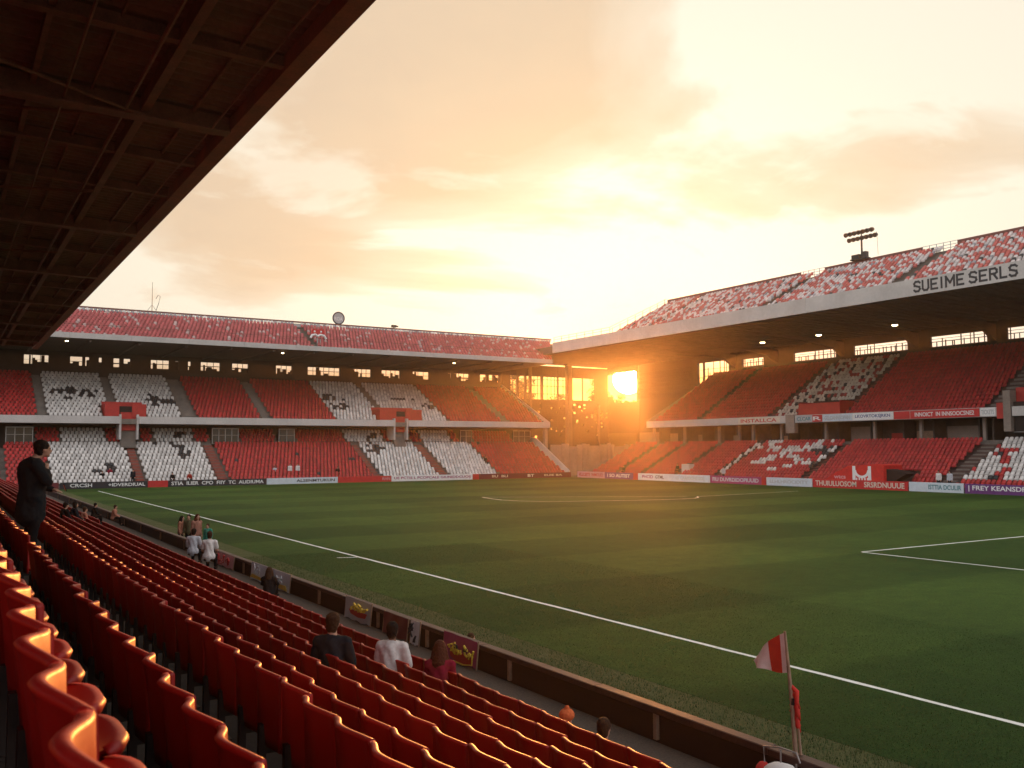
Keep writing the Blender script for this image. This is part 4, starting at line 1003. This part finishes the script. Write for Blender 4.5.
# ------------------------------------------------------------------ people
def capsules(segs):
    mb = MB()
    for a, b_, ra, rb in segs: mb.cone(a, b_, ra, rb, 10)
    return mb
def solid(name, mb, mat, parent, vox, smooth=4):
    o = mb.build(name, mat, parent)
    bm = bmesh.new(); bm.from_mesh(o.data); bmesh.ops.recalc_face_normals(bm, faces=bm.faces); bm.to_mesh(o.data); bm.free()
    inv = o.parent; o.parent = None
    bake(o, [('REMESH', dict(mode='VOXEL', voxel_size=vox, use_smooth_shade=True)), ('SMOOTH', dict(iterations=smooth, factor=.5))])
    o.parent = inv
    o.data.polygons.foreach_set('use_smooth', [True]*len(o.data.polygons))
    return o
def lerp(a, b_, t): return Vector(a)*(1-t)+Vector(b_)*t
def person(loc, rz, label, pose='sit', scale=1.0, top=None, legs=None, hair=None, skin=None, hair_style='short', vox=.016, arms=None, head_turn=0.0, headlean=(0, 0), sleeves='long', coat=False, group=None, female=False):
    o = empty('person', loc, rz, label=label, cat='person', group=group); o.scale = (scale,)*3
    k = .9 if female else 1.0
    if pose == 'stand':
        hip = .94; chest = Vector((0, .01, 1.36)); pel = Vector((0, 0, hip)); 
        legsJ = [[(s*.095, 0, hip-.02), (s*.105, .03, .50), (s*.11, -.02, .09), (s*.12, .14, .04)] for s in (-1, 1)]
    elif pose == 'sit':
        hip = .50; pel = Vector((0, 0, hip)); chest = Vector((0, .07, .92))
        legsJ = [[(s*.10, .02, hip-.02), (s*.13, .44, hip+.02), (s*.13, .46, .10), (s*.14, .60, .05)] for s in (-1, 1)]
    else:                                                # crouched / sitting on the ground
        hip = .16; pel = Vector((0, 0, hip)); chest = Vector((0, .12, .57))
        legsJ = [[(s*.10, .04, hip), (s*.16, .40, .46), (s*.14, .52, .10), (s*.15, .66, .05)] for s in (-1, 1)]
    neck = chest+Vector((0, .02, .135)); hc = neck+Vector((headlean[0], .035+headlean[1], .155))
    sh = [chest+Vector((s*.185*k, 0, .055)) for s in (-1, 1)]
    if arms is None:
        if pose == 'stand': arms = [[(s*.235*k, -.02, 1.12), (s*.25*k, .06, .86), (s*.25*k, .09, .77)] for s in (-1, 1)]
        elif pose == 'sit': arms = [[(s*.25*k, .14, .70), (s*.16*k, .38, .58), (s*.13*k, .46, .56)] for s in (-1, 1)]
        else: arms = [[(s*.27*k, .26, .44), (s*.17*k, .46, .50), (s*.12*k, .52, .50)] for s in (-1, 1)]
    seg = []
    # torso and limbs
    seg += [(pel, lerp(pel, chest, .5), .145, .135), (lerp(pel, chest, .5), chest, .135, .15), (chest, chest+Vector((0, 0, .06)), .15, .10)]
    seg += [(pel+Vector((-.07, 0, 0)), pel+Vector((.07, 0, 0)), .125, .125)]
    seg += [(chest, neck, .10, .066), (neck, hc+Vector((0, -.02, -.04)), .064, .062)]
    for i, s in enumerate((-1, 1)):
        e, w, h = (Vector(q) for q in arms[i])
        seg += [(chest+Vector((s*.06, 0, .06)), sh[i], .085, .068), (sh[i], e, .056*k, .044*k), (e, w, .044*k, .030*k)]
        d = (h-w).normalized(); pm = w+d*.05; side = d.cross(Vector((0, 0, 1)));
        if side.length < .1: side = Vector((1, 0, 0))
        side.normalize(); up = side.cross(d)
        seg += [(w, pm, .028, .032)]
        for j, (off, L) in enumerate(((-.030, .070), (-.010, .082), (.010, .078), (.030, .060))):
            b0 = pm+side*off+d*.015; m1 = b0+d*L*.55-up*.004; m2 = m1+d*L*.4-up*.022; seg += [(b0, m1, .0095, .0088), (m1, m2, .0088, .007)]
        th = w+d*.02-side*.03*s; seg += [(th, th+d*.04-side*.022*s, .012, .010), (th+d*.04-side*.022*s, th+d*.066-side*.014*s-up*.01, .010, .008)]
        L = [Vector(q) for q in legsJ[i]]
        seg += [(L[0], L[1], .088, .058), (L[1], lerp(L[1], L[2], .35), .056, .058), (lerp(L[1], L[2], .35), L[2], .058, .038), (L[2], L[3], .042, .034)]
    b = capsules(seg)
    ct, st_ = math.cos(head_turn), math.sin(head_turn)
    def HD(x, y, z): return (hc.x+x*ct-y*st_, hc.y+x*st_+y*ct, hc.z+z)
    hd = MB(); hd.ball((0, -.005, .015), .1, (.80, .98, 1.12), 16, 12); hd.ball((0, .03, -.055), .07, (.82, .95, .95), 12, 8)
    hd.cone((0, .088, .01), (0, .112, -.028), .010, .016, 8); hd.ball((0, .085, -.062), .02, (1.3, .7, .6), 8, 6); hd.ball((0, .075, -.105), .024, (1.1, .9, .8), 8, 6)
    hd.ball((0, .082, .035), .03, (1.9, .5, .5), 8, 6)
    for s in (-1, 1): hd.ball((s*.080, -.005, -.01), .024, (.5, .8, 1.25), 8, 6)
    b.add([HD(*p) for p in hd.v], hd.f)
    solid('body', b, skin or M['skin'], o, vox)
    if vox < .02:
        for s in (-1, 1):
            MB().ball(HD(s*.034, .083, .012), .011, (1, 1, .8), 10, 8).build('eye', M['black'], o, True)
    # clothing
    tp = [(pel+Vector((0, 0, -.02)), lerp(pel, chest, .5), .168, .158), (lerp(pel, chest, .5), chest, .158, .172), (chest, chest+Vector((0, .005, .10)), .172, .085), (pel+Vector((-.08, 0, 0)), pel+Vector((.08, 0, 0)), .148, .148)]
    if coat: tp += [(pel, pel+Vector((0, 0, -.28)), .185, .20), (lerp(pel, chest, .4)+Vector((0, .02, 0)), chest, .185, .19)]
    for i, s in enumerate((-1, 1)):
        e, w, h = (Vector(q) for q in arms[i])
        tp += [(chest+Vector((s*.05, 0, .06)), sh[i], .108, .092), (sh[i], e if sleeves == 'long' else lerp(sh[i], e, .7), .082*k, .066*k)]
        if sleeves == 'long': tp += [(e, lerp(e, w, .92), .064*k, .048*k)]
    def folds(ob, a):
        for v_ in ob.data.vertices: v_.co += v_.normal*(a*mnoise.noise(Vector((v_.co.x*9, v_.co.y*9, v_.co.z*5+v_.co.x*6)))+.5*a*mnoise.noise(v_.co*22))
    folds(solid('jacket' if coat else 'shirt', capsules(tp), top, o, max(vox, .02), 3), .020 if vox < .03 else 0)
    tr = [(pel+Vector((-.07, 0, -.03)), pel+Vector((.07, 0, -.03)), .138, .138)]
    for L in legsJ:
        L = [Vector(q) for q in L]; tr += [(L[0], L[1], .108, .078), (L[1], lerp(L[1], L[2], .9), .076, .062)]
    folds(solid('trousers', capsules(tr), legs or M['black'], o, max(vox, .02), 3), .012 if vox < .03 else 0)
    sm = MB()
    for L in legsJ:
        L = [Vector(q) for q in L]; sm.cone(L[2]+Vector((0, -.02, -.035)), L[3]+Vector((0, .05, -.0)), .055, .042, 10)
    solid('shoes', sm, M['black'], o, max(vox, .02), 2)
    # hair
    hm = MB(); hr = []
    hd = MB(); hd.ball((0, -.022, .040), .108, (.86, .98, 1.02), 16, 12)
    if hair_style == 'short':
        hd.ball((0, -.055, -.035), .084, (1.0, .72, 1.05), 12, 8); hd.ball((0, -.03, .07), .10, (.9, 1.0, .85), 14, 10)
    elif hair_style == 'bob':
        hd.ball((0, -.05, -.03), .10, (1.02, .8, 1.2), 12, 10); hd.cone((-.07, -.03, 0), (-.085, -.02, -.14), .045, .05, 8); hd.cone((.07, -.03, 0), (.085, -.02, -.14), .045, .05, 8)
    elif hair_style == 'long':
        hd.cone((0, -.05, 0), (0, -.10, -.20), .10, .115, 12); hd.cone((0, -.10, -.2), (.01, -.12, -.40), .115, .07, 12)
        for s in (-1, 1): hd.cone((s*.07, -.02, .02), (s*.11, -.03, -.2), .045, .055, 8); hd.cone((s*.11, -.03, -.2), (s*.10, -.08, -.36), .055, .03, 8)
    elif hair_style == 'hat':
        hd.ball((0, 0, .06), .125, (.95, 1.0, .75), 14, 8); hd.ball((0, .01, .165), .04, (1, 1, 1), 8, 6)
    hm.add([HD(*p) for p in hd.v], hd.f)
    hob = solid('hat' if hair_style == 'hat' else 'hair', hm, hair or M['hair_dark'], o, max(vox*.9, .012), 2)
    if vox < .02:
        for v_ in hob.data.vertices: v_.co += v_.normal*.010*mnoise.noise(v_.co*38)
    return o
PX = lambda dx, dy: math.atan2(-dx, dy)                   # rotation so that local +Y faces (dx,dy)
suit = cloth('charcoal_suit_cloth', (.016, .018, .020)); suit_l = cloth('black_suit_cloth', (.010, .011, .013)); navy = cloth('navy_knit', (.014, .018, .024)); whitec = cloth('white_cotton', (.66, .62, .60)); magc = cloth('crimson_knit', (.22, .012, .03)); blk = cloth('black_knit', (.014, .012, .012))
teal = cloth('teal_cotton', (.05, .27, .20)); pat = cloth('patterned_cotton', (.34, .16, .12)); olive = cloth('olive_cotton', (.10, .09, .05)); pinkc = cloth('peach_cotton', (.42, .18, .12)); orangew = cloth('orange_wool', (.62, .14, .05)); redc = cloth('red_cotton', (.30, .03, .02)); lightc = cloth('pale_cotton', (.45, .46, .50))
# the standing man: dark suit, one hand at his chin, the other forearm held forward
pman = person((1.44, 18.9, TREAD[1]+.02), PX(.93, .10), 'man in a dark suit standing among the seats, hand raised to his mouth', 'stand', 1.18, suit, suit_l, M['hair_dark'], M['skin'], 'short', .014,
       [[(-.27, .10, 1.12), (-.10, .30, 1.02), (-.04, .38, 1.00)], [(.25, .16, 1.14), (.09, .17, 1.34), (.04, .175, 1.42)]], .1, (0, .07), 'long', True)
pman.scale = (1.38, 1.3, 1.18)
ph = empty('mobile_phone', (0, 0, 0), label='small dark phone in the forward hand of the man in the suit', cat='phone')
bevel(MB().box((-.035, -.006, -.07), (.035, .006, .07)).build('case', M['black'], ph), .006); MB().box((-.03, -.0085, -.06), (.03, -.0065, .06)).build('screen', M['darkglass'], ph)
SEATROT = PX(1, .35)
person((4.22, 11.15, TREAD[5]-.03), PX(.62, .8), 'dark-haired man in a black top sitting in the fourth row from the front', 'sit', .95, navy, suit_l, M['hair_brown'], M['skin'], 'short', .014)
person((5.55, 12.3, TREAD[7]+.05), PX(.7, .7), 'dark-skinned man in a white shirt sitting near the front, right of the dark top', 'sit', .92, whitec, suit_l, M['hair_dark'], M['skin_dark'], 'short', .014)
person((6.2, 12.05, TREAD[8]-.04), PX(.6, .8), 'woman with long auburn hair and a crimson top sitting before the magenta banner', 'sit', .92, magc, suit_l, M['hair_red'], M['skin'], 'long', .014, female=True)
person((8.05, 26.2, .36), PX(.5, .8), 'long dark-haired woman in black sitting low before the pale grey-blue banner', 'crouch', .9, blk, suit_l, M['hair_brown'], M['skin'], 'long', .016, female=True)
person((8.15, 33.4, .36), PX(.45, .9), 'brown-haired man in a white shirt at the wall, right one of the pair', 'sit', 1.02, whitec, suit_l, M['hair_brown'], M['skin'], 'short', .016, sleeves='short')
person((8.1, 35.6, .36), PX(.5, .85), 'dark-haired man in a white shirt at the wall, left one of the pair', 'sit', .98, lightc, suit_l, M['hair_dark'], M['skin'], 'short', .016)
person((9.75, 42.2, -.01), PX(.3, -.9), 'woman with long auburn hair in patterned clothes standing beyond the wall', 'stand', 1.0, pat, olive, M['hair_red'], M['skin'], 'long', .02, female=True)
person((9.6, 44.6, -.01), PX(.8, -.5), 'woman with long dark hair standing leftmost in the group at the wall', 'stand', .88, pinkc, suit_l, M['hair_dark'], M['skin'], 'long', .02, female=True)
person((9.9, 44.3, -.01), PX(-.5, -.8), 'dark-haired person half hidden between the two standing women', 'stand', .92, olive, suit_l, M['hair_dark'], M['skin'], 'short', .02)
person((10.2, 42.0, -.01), PX(-.6, -.6), 'person in a teal top standing beyond the wall at the right of the group', 'stand', .76, teal, olive, M['hair_brown'], M['skin'], 'short', .02)
person((9.55, 17.3, -.02), PX(1, 0), 'small child crouching on the grass behind the wall, only dark hair showing', 'crouch', .74, blk, suit_l, M['hair_brown'], M['skin'], 'short', .016)
person((6.85, 9.95, .38), PX(1, .3), 'small child in an orange hat peeping over the front row of seats', 'crouch', .86, orangew, suit_l, orangew, M['skin'], 'hat', .016)
person((6.9, 9.2, .38), PX(.9, .4), 'brown-haired child sitting before the front row, right of the orange hat', 'crouch', .92, redc, suit_l, M['hair_brown'], M['skin'], 'short', .016)
person((4.2, 40.2, TREAD[5]), PX(.9, .4), 'dark-haired spectator in black seated right behind the standing man, left of two', 'sit', .95, blk, suit_l, M['hair_dark'], M['skin'], 'short', .024)
person((4.95, 43.9, TREAD[6]), PX(.9, .2), 'dark-haired spectator in black in the rows, second right of the standing man', 'sit', 1.0, navy, suit_l, M['hair_dark'], M['skin'], 'bob', .024)
person((5.6, 45.9, TREAD[7]), PX(.9, .2), 'spectator in a faded red top seated just right of the standing man', 'sit', .9, pinkc, suit_l, M['hair_brown'], M['skin'], 'short', .024)
person((7.6, 57.7, .38), PX(.9, .2), 'spectator in black sitting low at the foot of the rows by the far wall', 'sit', .9, blk, suit_l, M['hair_dark'], M['skin'], 'short', .024)
person((8.4, 56.0, .38), PX(.9, -.2), 'spectator in peach sitting by the far part of the wall', 'sit', .86, pinkc, suit_l, M['hair_brown'], M['skin'], 'short', .024)
# spectators in the far stands
FARP = [((39.1, 124.9, .9), 'spectator in pale blue leaning among red seats of the end stand', 'sit', lightc), ((41.0, 124.2, .7), 'spectator in white standing in the red seats of the end stand, left of a pair', 'stand', whitec), ((42.1, 124.2, .7), 'spectator in white standing in the red seats of the end stand, right of a pair', 'stand', whitec),
        ((47.8, 124.0, .7), 'spectator in dark clothes at the right side of the red end-stand block', 'sit', blk), ((17.2, 123.8, .6), 'spectator in black before the white seats, nearest the standing man', 'sit', blk), ((18.2, 124.8, 1.0), 'spectator in purple among the white seats right of the suited man', 'sit', magc),
        ((20.5, 122.4, .3), 'spectator in navy at the foot of the red stair in the end stand', 'stand', navy), ((25.3, 122.9, .3), 'spectator in dark clothes at the front of the second white block', 'sit', blk), ((27.4, 122.9, .3), 'spectator in red at the front of the second white block', 'sit', redc), ((73, 126, 2.0), 'lone spectator in black among the red seats near the corner', 'sit', blk)]
for p, lab, ps, c in FARP: person(p, PX(-.2, -1), lab, ps, 1.1, c, suit_l, M['hair_dark'], M['skin'], 'short', .05)
FARW = [((88.9, 111.2, .5), 'spectator in dark clothes in the sunlit lower seats of the opposite stand', 'sit', blk), ((89.4, 99.7, .9), 'spectator in black by a grey box in the opposite lower seats', 'sit', blk), ((88.3, 89.6, .2), 'steward in pale top standing at the foot of an aisle opposite', 'stand', lightc), ((88.3, 58.6, .2), 'steward in white standing near the right aisle of the opposite stand', 'stand', whitec), ((88.2, 57.3, .2), 'steward in grey beside the right aisle of the opposite stand', 'stand', lightc)]
for p, lab, ps, c in FARW: person(p, PX(-1, -.2), lab, ps, 1.1, c, suit_l, M['hair_dark'], M['skin'], 'short', .05)
gbx = tag(bevel(MB().box((89.6, 97.6, .9), (90.6, 99.2, 2.3)).build('equipment_box', M['fascia']), .03), 'grey equipment box standing in the opposite lower seats', 'box')

# ------------------------------------------------------------------ the sun, sky, haze
L = bpy.data.lights.new('sunlight', 'SUN'); L.energy = 5.0; L.angle = R(.53); L.color = (1, .35, .075)
lo = bpy.data.objects.new('sunlight', L); COL.objects.link(lo); lo.rotation_euler = SUN.to_track_quat('Z', 'Y').to_euler()

hz = bpy.data.materials.new('evening_haze'); hz.use_nodes = True; nt = hz.node_tree; nt.nodes.clear()
out = nt.nodes.new('ShaderNodeOutputMaterial'); pv = nt.nodes.new('ShaderNodeVolumePrincipled')
pv.inputs['Color'].default_value = (1, .86, .70, 1); pv.inputs['Density'].default_value = .00042; pv.inputs['Anisotropy'].default_value = .86
nt.links.new(pv.outputs[0], out.inputs['Volume'])
tag(MB().box((-720, -720, -2.2), (720, 720, 34)).build('haze', hz), kind='stuff', label='golden evening haze filling the stadium', cat='haze')

w = bpy.data.worlds.new('World'); S.world = w; w.use_nodes = True; nt = w.node_tree; nt.nodes.clear()
wo = nt.nodes.new('ShaderNodeOutputWorld'); bg_ = nt.nodes.new('ShaderNodeBackground'); nt.links.new(bg_.outputs[0], wo.inputs[0]); bg_.inputs[1].default_value = .1
sky = nt.nodes.new('ShaderNodeTexSky'); sky.sky_type = 'NISHITA'; sky.sun_disc = False; sky.sun_elevation = SUN_EL; sky.sun_rotation = SUN_AZ
sky.air_density = 1.6; sky.dust_density = 4.0; sky.ozone_density = 1.0
co = nt.nodes.new('ShaderNodeTexCoord').outputs['Generated']
sp = N(nt, 'ShaderNodeSeparateXYZ'); nt.links.new(co, sp.inputs[0])
dt = N(nt, 'ShaderNodeVectorMath', operation='DOT_PRODUCT'); nt.links.new(co, dt.inputs[0]); dt.inputs[1].default_value = SUN
dsun = math_(nt, 'MAXIMUM', dt.outputs['Value'], 0.0)
zc = math_(nt, 'MAXIMUM', sp.outputs[2], 0.0)
den = math_(nt, 'ADD', zc, .16)
cb = N(nt, 'ShaderNodeCombineXYZ')
nt.links.new(math_(nt, 'DIVIDE', sp.outputs[0], den), cb.inputs[0]); nt.links.new(math_(nt, 'DIVIDE', sp.outputs[1], den), cb.inputs[1])
vm_ = lambda x, sc_, lo_: None
def mapped(loc, sc_):
    n = N(nt, 'ShaderNodeMapping'); n.inputs['Location'].default_value = loc; n.inputs['Scale'].default_value = sc_; nt.links.new(cb.outputs[0], n.inputs[0]); return n.outputs[0]
cl1 = noise(nt, mapped((CLX, CLY, 2.0), (.75, .75, 1)), 1.0, 9, .52, .55)
cl2 = noise(nt, mapped((3.7, 1.2, 5.0), (.9, 1.2, 1)), 1.6, 9, .58, .7)
cl3 = noise(nt, mapped((1.7, 8.2, 1.0), (1, 1, 1)), 5.0, 6, .6, .3)
near1 = math_(nt, 'POWER', dsun, 7.0); near2 = math_(nt, 'POWER', dsun, 34.0); near3 = math_(nt, 'POWER', dsun, 220.0)
veil = mixcol(nt, near1, (9.3, 8.5, 7.1), (10.6, 10.0, 8.2))
veil = mixcol(nt, near2, veil, (13.0, 12.8, 10.6))
cloudc = mixcol(nt, near1, (7.2, 5.7, 4.5), (8.4, 6.4, 4.2))
cloudc = mixcol(nt, near2, cloudc, (9.7, 7.7, 4.9))
lit = ramp(nt, cl3, [(.35, (0, 0, 0)), (.7, (1, 1, 1))])
cloudc = mixcol(nt, math_(nt, 'MULTIPLY', lit, .30), cloudc, (9.4, 7.2, 4.8))
# the bank thickens upwards and thins towards the horizon
bias = N(nt, 'ShaderNodeMapRange'); nt.links.new(zc, bias.inputs[0]); bias.inputs[1].default_value = .13; bias.inputs[2].default_value = .27; bias.inputs[3].default_value = -.13; bias.inputs[4].default_value = .055
den_ = math_(nt, 'ADD', cl1, bias.outputs[0])
mk = ramp(nt, den_, [(.455, (0, 0, 0)), (.50, (.6, .6, .6)), (.60, (1, 1, 1))])
edge = ramp(nt, cl2, [(.56, (0, 0, 0)), (.66, (1, 1, 1))])
mk2 = math_(nt, 'SUBTRACT', mk, math_(nt, 'MULTIPLY', edge, .58), True)
col = mixcol(nt, mk2, veil, cloudc)
col = mixcol(nt, math_(nt, 'MULTIPLY', near3, .85), col, (15, 12.6, 7.6))
col = mixcol(nt, .15, col, sky.outputs[0])
def mrange(v, a, b_):
    n = N(nt, 'ShaderNodeMapRange', interpolation_type='SMOOTHSTEP'); nt.links.new(v, n.inputs[0]); n.inputs[1].default_value = a; n.inputs[2].default_value = b_; return n.outputs[0]
away = mrange(dt.outputs['Value'], math.cos(R(46)), math.cos(R(78)))          # unseen sky overhead and behind, brightened as fill light for the stands
col = mixcol(nt, away, col, (10.6, 10.5, 10.8))
low = mrange(sp.outputs[2], .108, .062)
col = mixcol(nt, low, col, mixcol(nt, 1.0, col, (.50, .30, .10), 'MULTIPLY'))
halo = mrange(dt.outputs['Value'], math.cos(R(2.6)), math.cos(R(.8)))
col = mixcol(nt, math_(nt, 'MULTIPLY', math_(nt, 'POWER', halo, 1.6), .6), col, (8.5, 4.4, 1.0))
disc = mrange(dt.outputs['Value'], math.cos(R(.98)), math.cos(R(.70)))
col = mixcol(nt, disc, col, (420, 330, 170))
nt.links.new(col, bg_.inputs[0])

# ------------------------------------------------------------------ camera
cam = bpy.data.cameras.new('camera'); cam.sensor_width = 36; cam.lens = 923.65/1024*36; cam.clip_start = .05; cam.clip_end = 20000
cam.dof.use_dof = True; cam.dof.focus_distance = 45; cam.dof.aperture_fstop = 5.6
co_ = bpy.data.objects.new('camera', cam); COL.objects.link(co_)
yaw, pit, rol = R(31.754), R(3.993), R(-.2346)
Fv = Vector((math.sin(yaw)*math.cos(pit), math.cos(yaw)*math.cos(pit), math.sin(pit))); Rv = Vector((math.cos(yaw), -math.sin(yaw), 0)); Uv = Rv.cross(Fv)
R2 = math.cos(rol)*Rv+math.sin(rol)*Uv; U2 = -math.sin(rol)*Rv+math.cos(rol)*Uv
mt = Matrix((R2, U2, -Fv)).transposed().to_4x4(); mt.translation = (0, 0, CAMZ)
co_.matrix_world = mt; S.camera = co_
# phone in the suited man's forward hand
bpy.context.view_layer.update()
pm = [o for o in S.objects if o.name == 'person'][0]
ph.location = pm.matrix_world @ Vector((-.02, .44, 1.05)); ph.rotation_euler = (R(20), 0, pm.rotation_euler.z)

S.view_settings.view_transform = 'Standard'; S.view_settings.look = 'None'; S.view_settings.exposure = .17; S.view_settings.gamma = 1; S.view_settings.use_curve_mapping = False
S.cycles.use_denoising = True; S.cycles.max_bounces = 6; S.cycles.diffuse_bounces = 3; S.cycles.volume_bounces = 0; S.cycles.transparent_max_bounces = 4
S.cycles.sample_clamp_indirect = 8
